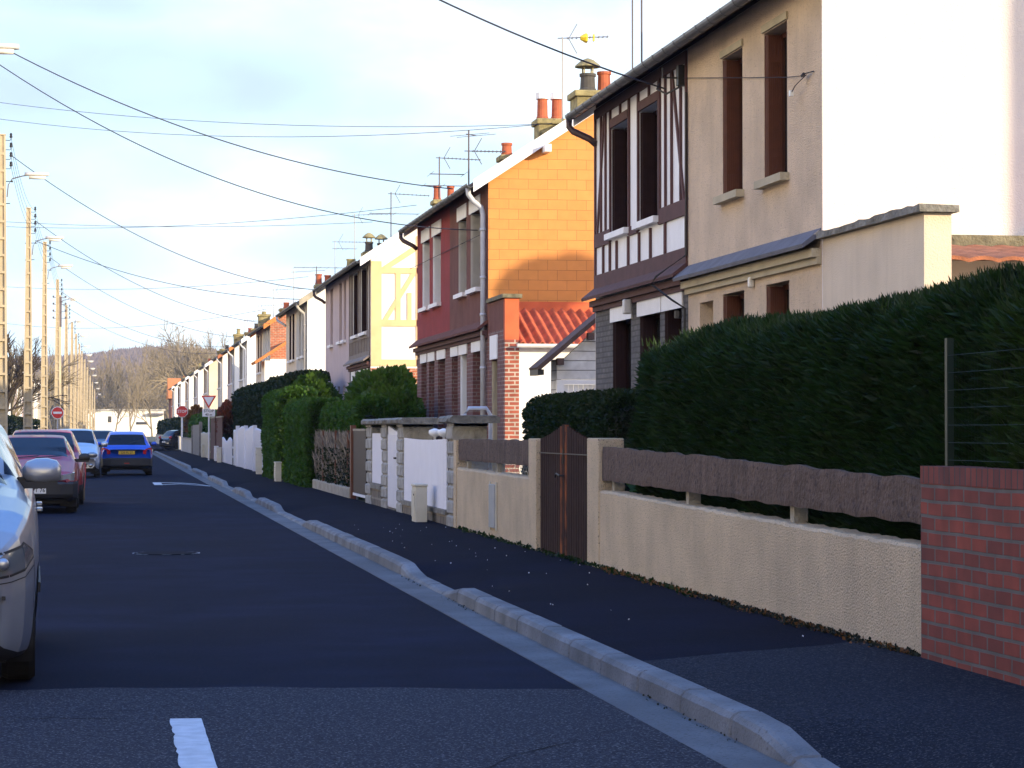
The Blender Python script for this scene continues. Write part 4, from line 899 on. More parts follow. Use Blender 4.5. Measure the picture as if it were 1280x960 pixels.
# ---------------------------------------------------------------- hedges
hedge('conifer_hedge', 4.92, 6.25, 5.5, 22.4, .1, 2.27, M['conifer'], 260000, .052, 'tall dark conifer hedge rising behind the low cream wall and the brick wall', seed=3, long=1.6, curl=.42, updir=1.1, rough=.11, rr=.32, top_var=.14, three=True, faces='ften')
hedge('conifer_hedge', 4.86, 5.6, 7.2, 12.9, .1, 2.20, M['shrubleaf'] if False else M['conifer_b'], 46000, .06, 'lighter green feathery hedge part behind the green wire fence', seed=9, long=1.7, curl=.45, updir=1.2, rough=.12, rr=.25, three=True, top_var=.1)
hc = [o for o in bpy.data.objects if o.name.startswith('conifer_hedge') and o.type == 'EMPTY'][0]
g = np.random.default_rng(34); n = 5200; P = np.stack([4.95 + g.random(n) * .9, 6 + g.random(n) * 16.2, 2.13 + g.random(n) * .13], 1)
leaf_mesh('top_sprigs', P, np.tile([-.35, -.1, .9], (n, 1)), .020, M['conifer_b'], hc, 4.2, .5, 35, three=True)
hedge('clipped_hedge', 5.55, 6.7, 26.6, 32.3, .1, 1.90, M['privet'], 30000, .045, 'dark clipped hedge with a rounded end behind the brown gate', seed=4, rough=.03, rr=.3, faces='ftn')
hedge('clipped_hedge', 4.82, 5.5, 46.9, 56.0, .1, 2.02, M['ivy'], 22000, .075, 'green hedge rising behind the brushwood fence', seed=5, rough=.08, rr=.25, faces='ftn', top_var=.1)
hedge('leafy_hedge', 4.50, 5.5, 55.4, 62.2, .1, 2.16, M['ivy'], 30000, .075, 'bright green leafy hedge reaching the pavement, nearer of the two', group='bright green hedges over the pavement', seed=6, rough=.09, rr=.3, faces='ftn')
hedge('leafy_hedge', 4.45, 5.6, 64.3, 70.0, .1, 2.50, M['ivy'], 26000, .08, 'bright green leafy hedge beside the white picket fence, farther of the two', group='bright green hedges over the pavement', seed=7, rough=.11, rr=.3, faces='ftn', top_var=.15)
hedge('tall_dark_hedge', 5.3, 6.6, 71.5, 104.0, .1, 3.10, M['darkleaf'], 26000, .14, 'tall nearly black hedge block behind the white picket fences', seed=8, rough=.08, rr=.3, faces='ftn', top_var=-.1)
hedge('garden_hedge', 5.0, 6.4, 113, 152, .1, 2.3, M['ivy'], 9000, .16, 'sunlit topped green hedge between the two road signs', seed=10, rough=.12, rr=.3, faces='ftn')
hedge('garden_hedge', 5.2, 6.6, 172, 260, .1, 2.3, M['darkleaf'], 7000, .22, 'distant dark hedge past the side street', seed=11, rough=.15, rr=.3, faces='ftn')
hedge('opposite_hedge', -6.4, -5.0, 105, 186, .1, 2.1, M['darkleaf'], 9000, .16, 'dark garden hedge behind the poles on the opposite side', seed=12, rough=.15, rr=.3, faces='tnb')
hedge('shrub', -5.6, -4.6, 84, 100, .1, 2.0, M['ivy'], 5000, .12, 'small green garden shrub beyond the silver car on the opposite side', seed=13, rough=.3, rr=.4, faces='tnb')
def shrub(c, r, n, size, m, label, seed, spiky=1.4):
    root = empty('shrub', (c[0], c[1], .1), 0, label, 'shrub'); g = np.random.default_rng(seed)
    V = g.normal(0, 1, (n, 3)); V /= np.linalg.norm(V, axis=1)[:, None]; V[:, 2] = np.where(V[:, 2] < -.3, -V[:, 2], V[:, 2])
    rad = (.55 + .45 * g.random((n, 1)) ** .5) * (1 + .22 * np.array([noise.noise(Vector(v * 2.2) + Vector((seed, 0, 0))) for v in V])[:, None])
    P = np.array(c) + V * rad * np.array(r); leaf_mesh('foliage', P, V + np.array([0, 0, .5]), size, m, root, spiky, .6, seed)
    b = MB()
    for k in range(9):
        a = rnd.uniform(0, 6.28); q = rnd.uniform(.3, .8); b.tube([(c[0], c[1], .1), (c[0] + r[0] * q * .5 * math.cos(a), c[1] + r[1] * q * .5 * math.sin(a), c[2] * .6), (c[0] + r[0] * q * math.cos(a), c[1] + r[1] * q * math.sin(a), c[2] + r[2] * .6)], [.03, .02, .005], 5)
    b.build('stems', M['bark_d'], root)
shrub((6.0, 52.5, 1.2), (.6, 4.6, 1.15), 15000, .11, M['shrubleaf'], 'yellow-green bushy shrub before the yellow timbered gable, top above the stone piers', 21)
shrub((6.6, 58.5, 1.6), (.9, 3.2, 1.35), 7000, .10, M['shrubleaf'], 'wispy green shrub behind the bright green hedge', 22)
shrub((5.6, 67, 2.0), (.7, 1.8, .95), 2500, .12, M['shrubleaf'], 'tuft of pale green shoots sticking out above the farther bright hedge', 23)
shrub((5.2, 106, 1.6), (.4, 3.5, 1.0), 2500, .14, M['redleaf'], 'reddish creeper at the edge of the rust brown screen', 24)
shrub((6.0, 24.6, .9), (.5, 1.2, .75), 2600, .07, M['ivy'], 'small pale green shrub in the garden behind the brown gate', 25)
shrub((5.6, 158, 1.7), (.6, 2, 1.2), 900, .2, M['dryleaf'], 'rusty leaved bush near the stop sign', 26)
# plants at the wall foot
def litter(name, n, yr, label, m, seed, size=.03):
    g = np.random.default_rng(seed); t = g.random(n)
    y = yr[0] + (yr[1] - yr[0]) * t; x = FX - .005 - g.random(n) ** 2.5 * .09 * (.4 + np.sin(y * 2.1) ** 2); z = np.full(n, .128) + g.random(n) * .025
    leaf_mesh(name, np.stack([x, y, z], 1), np.tile([-.3, 0, .6], (n, 1)), size, m, None, 1.2, .8, seed, label=label, cat='weeds', kind='stuff')
litter('weeds', 1300, (13.35, 18.5), 'weeds and dirt along the foot of the cream wall', M['conifer_core'], 31, .022)
litter('dead_leaves', 900, (13.4, 22.5), 'small dry leaves along the foot of the cream wall', M['dryleaf'], 32, .022)
litter('moss', 900, (18.5, 32), 'moss along the foot of the walls farther on', M['conifer'], 33, .03)
g = np.random.default_rng(40); n = 420; yy = 8 + g.random(n) * 20; wv = (np.sin(yy * 1.7) + np.sin(yy * .63 + 1)) > .5
P = np.stack([2.84 + g.random(n) * .045, yy, np.full(n, .007)], 1)[wv]
leaf_mesh('gutter_debris', P, np.tile([0, .3, .05], (len(P), 1)), .014, M['conifer_core'], None, 1, .7, 41, label='dark grit and leaf debris in the gutter by the kerb', cat='debris', kind='stuff')
g = np.random.default_rng(43); n = 46; P = np.stack([3.2 + g.random(n) * 1.4, 13 + g.random(n) * 22, np.full(n, .134)], 1)
leaf_mesh('pebbles', P, np.tile([0, 0, 1.], (n, 1)), .013, M['signwhite'], None, .8, 1.2, 44, label='tiny pale specks of grit scattered over the dark pavement', cat='grit', kind='stuff')
# ---------------------------------------------------------------- poles with lamps
poleY = [23.2, 46.3, 69.3, 92, 115, 143.6, 173, 200, 224, 250, 273, 305, 343, 395, 450, 520]
PX = -3.0
def poleY_z(k): return 9.8 if poleY[k] < 100 else 10.3
def make_pole(h, rungs=True):
    root = empty('concrete_pole', (0, 0, 0)); b = MB()
    def hw(z): return .19 - .10 * z / h
    # I-shaped shaft: two flanges, web and rungs
    for s in (-1, 1):
        b.loft([[(s * hw(z) - s * .055, -hw(z) * .62, z), (s * hw(z), -hw(z) * .62, z), (s * hw(z), hw(z) * .62, z), (s * hw(z) - s * .055, hw(z) * .62, z)] for z in (0, h)])
    b.loft([[(-hw(z) + .056, -.022, z), (hw(z) - .056, -.022, z), (hw(z) - .056, .022, z), (-hw(z) + .056, .022, z)] for z in (0, h)])
    z = .5
    while z < h - .2:
        a = hw(z) - .0555; c = hw(z) * .60; b.box(-a, a, -c, c, z, z + .07); z += .48
    b.box(-hw(h) - .008, hw(h) + .008, -.07, .07, h + .001, h + .03)
    b.build('shaft', M['pole'], root)
    k = MB()
    for i in range(4):
        z = h - .12 - i * .27; k.tube([(.08, 0, z - .02), (.22, 0, z - .02), (.24, 0, z + .02)], .010, 4); k.tube([(.24, 0, z), (.24, 0, z + .07)], .012, 4); k.lathe([(.035, .05), (.045, .09), (.03, .12), (.04, .15), (.02, .19)], (.24, 0, z), n=8)
    k.tube([(-.14, 0, h - 1.32), (.28, 0, h - 1.30)], .012, 4); k.lathe([(.03, 0), (.03, .05)], (.27, 0, h - 1.33), n=6)
    k.tube([(-.14, 0, h - 1.95), (.22, 0, h - 1.93)], .012, 4)
    k.build('insulators', M['black'], root)
    l_ = MB(); zz = h - 1.75
    l_.tube([(.14, 0, zz), (.17, 0, zz + .35), (.28, 0, zz + .52), (.55, 0, zz + .60), (.68, 0, zz + .62)], .018, 6); arm = l_.build('lamp_arm', M['mast'], root)
    q = MB(); q.loft([[(x, y * s, zz + .62 + z) for y, z in ((-.5, 0), (-.3, .09), (.3, .09), (.5, 0), (.2, -.01), (-.2, -.01))] for x, s in ((.62, .08), (.72, .22), (1.0, .30), (1.22, .24), (1.30, .08))]); q.build('lamp_head', M['lampg'], arm, smooth=True)
    q = MB(); q.loft([[(x, y * s, zz + .60 + z) for y, z in ((-.5, 0), (.5, 0), (.3, -.08), (-.3, -.08))] for x, s in ((.74, .16), (.98, .24), (1.2, .16))]); q.build('lamp_glass', M['lamplens'], arm, smooth=True)
    return root
pa = make_pole(9.7); pb = make_pole(10.2)
ordn = ['', '', 'first visible', 'second', 'third', 'fourth', 'fifth', 'sixth', 'seventh', 'eighth', 'ninth', 'tenth', 'eleventh', 'twelfth', 'thirteenth', 'farthest']
usedp = set()
for k, y in enumerate(poleY):
    src = pa if y < 100 else pb
    o = src if src not in usedp else copy_tree(src); usedp.add(src)
    o.location = (PX, y, .11)
    tag(o, {0: 'concrete street pole with lamp, nearest the camera and out of frame', 1: 'concrete street pole whose lamp pokes in at the top left edge', 15: 'farthest of the slim concrete lamp poles receding on the left'}.get(k, '%s tall concrete ladder pole with a lamp counting from the left edge' % ordn[k]), 'utility pole', 'concrete poles lining the left pavement')
# two extra telephone poles
for (x, y, h, lb) in ((-2.95, 147, 9.6, 'dark topped round telephone pole with many insulators beside the fourth concrete pole'),):
    r = empty('telephone_pole', (x, y, .1), 0, lb, 'utility pole'); b = MB(); b.tube([(x, y, .1), (x, y, h)], [.15, .09], 10); b.build('shaft', M['pole'], r)
    k = MB()
    for i in range(4):
        z = h - .15 - i * .42
        k.tube([(x - .38, y, z), (x + .38, y, z)], .014, 4)
        for s in (-1, 1): k.lathe([(.05, 0), (.06, .06), (.04, .12)], (x + s * .36, y, z), n=8)
    k.box(x - .13, x + .13, y - .15, y + .15, h - 1.9, h - .1); k.build('crossarms', M['mast'], r)
# ---------------------------------------------------------------- overhead cables
def cable(name, a, c, sag, r, label, group='overhead cables crossing to the houses', n=26):
    b = MB(); A, C_ = Vector(a), Vector(c); pts = []
    for i in range(n + 1):
        t = i / n; p = A.lerp(C_, t); p.z -= sag * 4 * t * (1 - t); pts.append(p)
    b.tube(pts, r, 5); o = b.build(name, M['cable'], None); tag(o, label, 'cable', group); return o
def ctop(k, dz=0): return (PX + .24, poleY[k], .11 + (9.7 if poleY[k] < 100 else 10.2) - .5 + dz)
cable('overhead_cable', (-2.76, 23.2, 9.3), (6.80, 28.95, 5.68), .55, .011, 'thick dark cable coming down from the top edge to the nearest house')
cable('overhead_cable', (-2.76, 46.3, 9.1), (6.6, 46.2, 6.15), .55, .011, 'cable sagging from the left edge to the gutter of the red house')
cable('overhead_cable', (-2.76, 46.3, 8.85), (6.9, 45.0, 5.25), .85, .010, 'lower cable sagging from the left edge to the downpipe of the red house')
b = MB(); b.tube([(6.98, 56.0, 5.25), (6.98, 44.7, 5.18)], .006, 4); o = b.build('facade_wire', M['cable'], None); tag(o, 'thin wire running along the red house front', 'wire')
cable('overhead_cable', (-2.76, 69.3, 9.25), (6.9, 79.5, 6.1), .8, .012, 'long sagging cable from the first visible pole to the pink house')
cable('overhead_cable', (-2.76, 92, 9.35), (6.9, 104.5, 6.1), .8, .012, 'sagging cable from the second pole to the brick arched house')
cable('overhead_cable', (-2.76, 115, 9.6), (6.9, 124, 6.2), .8, .012, 'faint sagging cable from the third pole to the houses')
cable('overhead_cable', (-2.76, 143.6, 9.6), (6.9, 137, 6.2), .9, .012, 'faint sagging cable from the fourth pole down to the houses')
cable('overhead_cable', (-2.76, 143.6, 8.9), (6.9, 151.5, 6.3), .9, .012, 'low faint cable from the fourth pole to the corner house')
cable('overhead_cable', (-2.76, 92, 8.6), (6.9, 87, 6.2), 0.5, .012, 'faint cable from the second pole to the cream house', )
cable('overhead_cable', (-9.0, 66, 11.3), (8.6, 46.5, 7.5), .62, .006, 'upper one of the pair of thin cables crossing the sky', 'thin paired cables crossing the sky')
cable('overhead_cable', (-9.0, 66, 11.0), (8.6, 46.4, 7.5), .85, .006, 'lower one of the pair of thin cables crossing the sky', 'thin paired cables crossing the sky')
cable('overhead_cable', (-9.0, 95, 9.9), (8.4, 77.3, 8.2), .35, .008, 'faint wire ending at the aerials of the pink house', 'thin paired cables crossing the sky')
cable('overhead_cable', (-9.0, 95, 9.7), (8.4, 66.0, 7.7), .55, .008, 'faint wire ending at the small orange chimney pots', 'thin paired cables crossing the sky')
cable('overhead_cable', (-9.0, 140, 9.9), (9.0, 110, 8.5), .5, .010, 'very faint wire over the distant houses', 'thin paired cables crossing the sky')
cable('overhead_cable', (-9.0, 190, 9.9), (9.0, 140, 8.5), .8, .012, 'faintest wire low over the distant hill', 'thin paired cables crossing the sky')
for i, dz in enumerate((0, -.27, -.54, -.81)):
    b = MB()
    for k in range(2, 6):
        A = Vector((PX + .24, poleY[k], .11 + (9.7 if poleY[k] < 100 else 10.2) - .05 + dz)); C_ = Vector((PX + .24, poleY[k + 1], .11 + (9.7 if poleY[k + 1] < 100 else 10.2) - .05 + dz))
        b.tube([A.lerp(C_, t / 12) - Vector((0, 0, .5 * 4 * t / 12 * (1 - t / 12))) for t in range(13)], .006, 4)
    o = b.build('line_wire', M['cable'], None); tag(o, 'thin wire strung pole to pole at the %s insulator' % ('top', 'second', 'third', 'fourth')[i], 'wire', 'wires along the poles')
# ---------------------------------------------------------------- signs
def text(name, s, size, m, parent, loc, depth=.002, align='CENTER', sx=1.):
    c = bpy.data.curves.new(name, 'FONT'); c.body = s; c.size = size; c.align_x = align; c.align_y = 'CENTER'; c.extrude = depth; c.offset = size * .012; c.resolution_u = 2
    t = bpy.data.objects.new(name, c); col.objects.link(t); bpy.context.view_layer.update()
    me = bpy.data.meshes.new_from_object(t.evaluated_get(bpy.context.evaluated_depsgraph_get())); bpy.data.objects.remove(t)
    me.transform(__import__('mathutils').Matrix.Rotation(math.pi / 2, 4, 'X') @ __import__('mathutils').Matrix.Diagonal((sx, 1, 1, 1)))
    me.name = name; me.materials.clear(); me.materials.append(m); o = bpy.data.objects.new(name, me); col.objects.link(o)
    o.parent = parent; o.location = Vector(loc) - root_loc(parent); return o
def disc(b, x, y, z, r, t, n=32, a0=0.): b.lathe([(r, -t), (r, 0)], (x, y, z), axis='y', n=n, a0=a0)
sg = empty('give_way_sign', (4.36, 107, .13), 0, 'inverted red and white triangle sign with a STOP distance plate on a slim pale post', 'road sign')
b = MB(); b.tube([(4.37, 107.05, .1), (4.37, 107.05, 3.0)], .035, 8); b.build('post', M['signwhite'], sg)
def tri(b, cx, zt, half, y0, y1, k=0): b.prism([(cx - half, zt), (cx + half, zt), (cx, zt - half * 1.732)], 'y', y0, y1)
b = MB(); tri(b, 4.36, 2.99, .335, 106.98, 107.0); b.build('red_border', M['signred'], sg)
b = MB(); tri(b, 4.36, 2.93, .225, 106.965, 106.979); b.build('white_centre', M['signwhite'], sg)
B('distance_plate', M['signwhite'], sg, (4.08, 4.64, 106.98, 107.0, 2.06, 2.39), bevel=.006)
text('plate_text', 'STOP', .17, M['black'], sg, (4.36, 106.975, 2.305), sx=1.1); text('plate_text', '40 m', .15, M['black'], sg, (4.36, 106.975, 2.145))
sg = empty('stop_sign', (4.62, 155, .13), 0, 'red octagonal stop sign reading STOP on a grey and white post', 'road sign')
b = MB(); b.box(4.56, 4.68, 155.06, 155.12, .1, 2.9); b.build('post', M['signwhite'], sg)
b = MB(); disc(b, 4.62, 155.02, 2.66, .40, .02, 8, math.pi / 8); b.build('white_border', M['signwhite'], sg)
b = MB(); disc(b, 4.62, 154.99, 2.66, .365, .012, 8, math.pi / 8); b.build('red_face', M['signred'], sg)
text('sign_text', 'STOP', .26, M['signwhite'], sg, (4.62, 154.972, 2.66), sx=.95)
sg = empty('no_entry_sign', (-2.92, 141, .13), 0, 'round red no entry sign with a white bar among the left poles', 'road sign')
b = MB(); b.tube([(-2.92, 141.05, .1), (-2.92, 141.05, 2.7)], .04, 8); b.build('post', M['pipe'], sg)
b = MB(); disc(b, -2.92, 141, 2.47, .36, .02); b.build('white_rim', M['signwhite'], sg); b = MB(); disc(b, -2.92, 140.975, 2.47, .32, .012); b.build('red_face', M['signred'], sg)
B('white_bar', M['signwhite'], sg, (-3.16, -2.68, 140.95, 140.96, 2.41, 2.53))
# ---------------------------------------------------------------- cars
def carpaint(name, c, metal=.3, rough=.3): 
    m = mat(name, c, rough, metal=metal, coat=.5, var=.04, vs=20); return m
M['silver'] = carpaint('silver_car_paint', (.36, .37, .39), .55, .32); M['redcar'] = carpaint('red_car_paint', (.30, .004, .012), .0, .5)
M['bluecar'] = carpaint('blue_car_paint', (.008, .075, .52), .2, .35); M['whitecar'] = carpaint('pale_silver_car_paint', (.55, .58, .62), .6, .3)
M['navycar'] = carpaint('navy_car_paint', (.012, .02, .06), .4, .3); M['blackcar'] = carpaint('black_car_paint', (.012, .014, .025), .3, .25)
M['bumper'] = mat('black_plastic', (.018, .018, .020), .6, .2, 8); M['tyre'] = mat('tyre_rubber', (.014, .014, .015), .85, .2, 20)
M['rim'] = mat('wheel_rim', (.45, .46, .48), .35, metal=.8); M['carglass'] = mat('car_glass', (.006, .008, .014), .05, spec=.28)
M['lens'] = mat('headlamp_lens', (.30, .31, .32), .10, metal=.6, coat=.6); M['lensred'] = mat('tail_lamp', (.45, .010, .012), .15, coat=1.); M['amber'] = mat('amber_lens', (.6, .2, .02), .2)
M['plate_w'] = mat('white_plate', (.70, .70, .68), .4); M['plate_y'] = mat('yellow_plate', (.62, .38, .03), .4)
M['seat'] = mat('car_seat', (.03, .03, .035), .9)
def interp(T, y):
    for i in range(len(T) - 1):
        if T[i][0] <= y <= T[i + 1][0]:
            t = (y - T[i][0]) / (T[i + 1][0] - T[i][0]); return [T[i][k] + (T[i + 1][k] - T[i][k]) * t for k in range(len(T[i]))]
    return list(T[-1])
def car(label, st, paint, wheels, wr, glass_y, ws, rw, bump_z=None, bumper=None, group='cars in the street', step=.05, face='front', plate=None, ptxt=None, lights='round', parked=True, pillar=None, lampz=None, rstep=.25, patches=()):
    """st: stations (y, half width, bottom, belt, top, roof half width). Lofted body with true openings for wheels; panes taken out of the shell"""
    root = empty('parked_car' if parked else 'moving_car', (0, 0, 0), 0, label, 'car', group)
    Lc = st[-1][0]; ysn = sorted({round(s[0], 3) for s in st} | {round(i * step, 3) for i in range(int(Lc / step) + 1)})
    ysn = [y for i, y in enumerate(ysn) if i == 0 or y - ysn[i - 1] > .012 or y in [s[0] for s in st]]
    RP = [i * rstep for i in range(int(10 / rstep) + 1)]
    def ringpts(y):
        _, hw, zb, zs, zt, tw = interp(st, y); K = [(hw * .86, zb), (hw * .965, zb + .07), (hw, zb + .5 * (zs - zb)), (hw * .992, zb + .8 * (zs - zb)), (hw * .955, zs - .01), (hw * .93, zs + .015)]
        H = zt - zs
        K += [(hw * .93 + (tw - hw * .93) * .5, zs + H * .50), (tw, zs + H * .90 if H > .25 else zs + H * .6), (tw * .86, zs + H * .975 if H > .25 else zs + H * .82), (tw * .45, zs + H * .998 if H > .25 else zs + H * .96), (0, zt)]
        out = []
        for r in RP:
            i = min(int(r), 9); t = r - i
            p0, p1, p2, p3 = K[max(i - 1, 0)], K[i], K[i + 1], K[min(i + 2, 10)]
            if i in (4,) or i >= 9: out.append((p1[0] + (p2[0] - p1[0]) * t, p1[1] + (p2[1] - p1[1]) * t)); continue
            cr = lambda a, b_, c, d: .5 * ((2 * b_) + (-a + c) * t + (2 * a - 5 * b_ + 4 * c - d) * t * t + (-a + 3 * b_ - 3 * c + d) * t ** 3)
            out.append((cr(p0[0], p1[0], p2[0], p3[0]), cr(p0[1], p1[1], p2[1], p3[1])))
        return out
    def sx(y, z):
        g_ = ringpts(y)
        for k in range(len(g_) - 1):
            if g_[k][1] <= z <= g_[k + 1][1] and g_[k][0] > .1: return g_[k][0] + (g_[k + 1][0] - g_[k][0]) * (z - g_[k][1]) / max(1e-6, g_[k + 1][1] - g_[k][1])
        return g_[0][0] if z < g_[0][1] else g_[-8][0]
    for (nm, pm, pa_, pb_, zl_, zh_, off_) in patches:
        for side in (-1, 1):
            b = MB(); rg = []; ny_ = max(2, int((pb_ - pa_) / .02)); 
            for i in range(ny_ + 1):
                y = pa_ + (pb_ - pa_) * i / ny_; z0_, z1_ = zl_(y), zh_(y)
                rg.append([(side * (sx(y, z0_ + (z1_ - z0_) * k / 8) + off_), y - off_, z0_ + (z1_ - z0_) * k / 8) for k in range(9)])
            b.loft(rg if side > 0 else [q[::-1] for q in rg], cap=False, closed=False); b.build(nm, pm, root, smooth=True)
    grid = [ringpts(y) for y in ysn]; body = MB(); gl = MB(); bm = MB(); bm2 = MB(); lm = MB(); arch = MB()
    for side in (1, -1):
        V = [[(side * max(0, p[0]), ysn[i], p[1]) for p in g_] for i, g_ in enumerate(grid)]
        # snap around wheel arches
        for (wy) in wheels:
            R_ = wr + .055
            for i in range(len(V)):
                for j in range(0, int(4.1 / rstep)):
                    x, y, z = V[i][j]; d = math.hypot(y - wy, z - wr)
                    if d < R_ + .03 and d > R_ - .03: k = R_ / d; V[i][j] = (x, wy + (y - wy) * k, wr + (z - wr) * k)
        if lampz:
            for i in range(len(V)):
                y = ysn[i]
                if y > lampz[1] + .02: continue
                for zt_ in (lampz[2] + lampz[4] * y, lampz[3] + lampz[4] * y):
                    j = min(range(3, len(RP)), key=lambda k: abs(V[i][k][2] - zt_))
                    if abs(V[i][j][2] - zt_) < .035: V[i][j] = (V[i][j][0], y, zt_)
        for i in range(len(V) - 1):
            for j in range(len(RP) - 1):
                q = [V[i][j], V[i + 1][j], V[i + 1][j + 1], V[i][j + 1]]; yc = (ysn[i] + ysn[i + 1]) / 2; rc = RP[j] + rstep / 2
                cy = sum(p[1] for p in q) / 4; cz = sum(p[2] for p in q) / 4
                if any(math.hypot(cy - wy, cz - wr) < wr + .055 for wy in wheels) and rc < 4.3: continue
                s_ = interp(st, yc); tgt = body; hh = s_[4] - s_[3]
                if lampz and lampz[0] - .02 < cy < lampz[1] and (lampz[2] + lampz[4] * cy) < cz < (lampz[3] + lampz[4] * cy) and rc > 1.0: tgt = lm
                elif 5.2 < rc < 6.9 and hh > .10 and any(a < yc < c for a, c in glass_y): tgt = gl
                elif ws[0] < yc < ws[1] and rc > 7.3: tgt = gl
                elif rw and rw[0] < yc < rw[1] and rc > 7.3: tgt = gl
                elif bumper and cz < bump_z and (cy < .55 or cy > Lc - .5) : tgt = bm if cy < Lc / 2 else bm2
                elif bumper and rc < .9 and (cy < .6 or cy > Lc - .55): tgt = bm if cy < Lc / 2 else bm2
                tgt.q(*(q if side > 0 else q[::-1]))
        for wy in wheels: # wheel well liner
            arch = MB()
            pr = [(wy + (wr + .05) * math.cos(t * math.pi / 12), wr + (wr + .05) * math.sin(t * math.pi / 12)) for t in range(-2, 15)]
            xw = interp(st, wy)[1]
            arch.loft([[(side * (xw * .97), y, z) for y, z in pr], [(side * (xw - .30), y, z) for y, z in pr]], cap=False, closed=False)
            arch.q(*[(side * (xw - .30), y, z) for y, z in pr]); arch.build('wheel_arch', M['bumper'], root)
    for i, s in ((0, -1), (len(ysn) - 1, 1)):
        g_ = [(p[0], p[1]) for p in grid[i]]; poly = g_ + [(-p[0], p[1]) for p in g_[::-1][1:]]
        n_ = len(poly); zc = (grid[i][0][1] + grid[i][-1][1]) / 2
        for k in range(n_):
            a, c = poly[k], poly[(k + 1) % n_]; zm = (a[1] + c[1]) / 2
            tri_ = [(a[0], ysn[i], a[1]), (c[0], ysn[i], c[1]), (0, ysn[i] + s * .012, zc)]; body.q(*(tri_ if s > 0 else tri_[::-1]))
    bo = body.build('body', paint, root, smooth=True)
    wd = bo.modifiers.new('weld', 'WELD'); wd.merge_threshold = .0008
    gg = gl.build('windows', M['carglass'], root, smooth=True); gg.modifiers.new('weld', 'WELD').merge_threshold = .0008
    for q_ in (bm, bm2):
        if q_.v: o = q_.build('lower_trim', bumper, root, smooth=True); o.modifiers.new('weld', 'WELD').merge_threshold = .0008
    if lm.v: o = lm.build('headlight', M['lens'], root, smooth=True); o.modifiers.new('weld', 'WELD').merge_threshold = .0008
    B('underbody', M['bumper'], root, (-interp(st, 1)[1] * .8, interp(st, 1)[1] * .8, .35, Lc - .35, interp(st, 1)[2] - .02, interp(st, 1)[2] + .12))
    for wy in wheels:
        xw = interp(st, wy)[1]
        for s in (-1, 1):
            b = MB(); xo, xi = xw - .015, xw - .205
            prof = [(wr * .60, 0), (wr * .94, 0), (wr, .035), (wr, .155), (wr * .94, .19), (wr * .60, .19)]
            b.lathe([(r, -s * h_) for r, h_ in prof], (s * xo, wy, wr), axis='x', n=30); ty = b.build('wheel', M['tyre'], root, smooth=False)
            b = MB(); b.lathe([(wr * .62, -s * .004), (wr * .60, -s * .03)], (s * xo, wy, wr), axis='x', n=26, cap=False)
            for k in range(7):
                a = k * 2 * math.pi / 7; a1, a2 = a - .20, a + .20
                b.q(*[(s * (xo - .012), wy + r * wr * math.cos(t), wr + r * wr * math.sin(t)) for r, t in ((.12, a - .5), (.60, a1), (.60, a2), (.12, a + .5))])
            b.lathe([(wr * .14, 0), (wr * .12, s * .012)], (s * (xo - .012), wy, wr), axis='x', n=12); b.build('rim', M['rim'], ty)
            b = MB(); b.lathe([(wr * .60, 0), (wr * .60, -s * .01)], (s * (xo - .05), wy, wr), axis='x', n=20); b.build('brake_disc', M['bumper'], ty)
    return root
def hatch(W=.825, H=1.40, L_=3.75, hood=.86):
    return [(0, W * .80, .30, .56, .60, W * .60), (.06, W * .88, .23, .62, .68, W * .62), (.22, W * .95, .20, .70, .76, W * .66), (.6, W * .985, .19, .78, hood, W * .72), (1.0, W, .19, .86, hood + .09, W * .76), (1.12, W, .19, .88, hood + .13, W * .80),
            (1.82, W, .19, .90, H - .04, W * .68), (2.1, W, .19, .905, H, W * .68), (2.9, W, .20, .91, H - .015, W * .68), (3.25, W * .99, .21, .92, H - .07, W * .66), (L_ - .13, W * .93, .24, .94, 1.02, W * .76), (L_ - .06, W * .90, .26, .86, .90, W * .72), (L_, W * .84, .32, .74, .78, W * .66)]
def mirror(root, x, y, z, m, s=1.0, base=None, side=1):
    b = MB(); rg = []
    for t, k in ((0, .35), (.12, .78), (.35, .98), (.65, 1.0), (.88, .85), (1, .45)):
        rg.append([(x + side * .21 * s * t, y - (.04 + .07 * k * max(0, math.cos(a))) * s if math.cos(a) > 0 else y - .04 * s + .03 * s * k * -math.cos(a), z + .085 * s * k * math.sin(a) * (1 if math.sin(a) > 0 else .75)) for a in [i * 2 * math.pi / 16 for i in range(16)]])
    b.loft(rg); o = b.build('wing_mirror', m, root, smooth=True)
    b = MB(); b.box(min(x, x + side * .19 * s), max(x, x + side * .19 * s), y - .085 * s, y - .02 * s, z - .082 * s, z - .045 * s); b.box(min(x - side * .07, x + side * .03), max(x - side * .07, x + side * .03), y - .05 * s, y, z - .08 * s, z - .02 * s)
    b.build('mirror_base', base or M['bumper'], o); return o
def lampblob(name, root, c, r, m, n=14, pw=1.0):
    b = MB(); rg = []
    for i in range(7):
        a = -math.pi / 2 + math.pi * (i + .35) / 7.7; rg.append([(c[0] + r[0] * math.cos(a) ** pw * math.cos(t), c[1] + r[1] * math.sin(a), c[2] + r[2] * math.cos(a) ** pw * math.sin(t)) for t in [k * 2 * math.pi / n for k in range(n)]])
    b.loft(rg); return b.build(name, m, root, smooth=True)
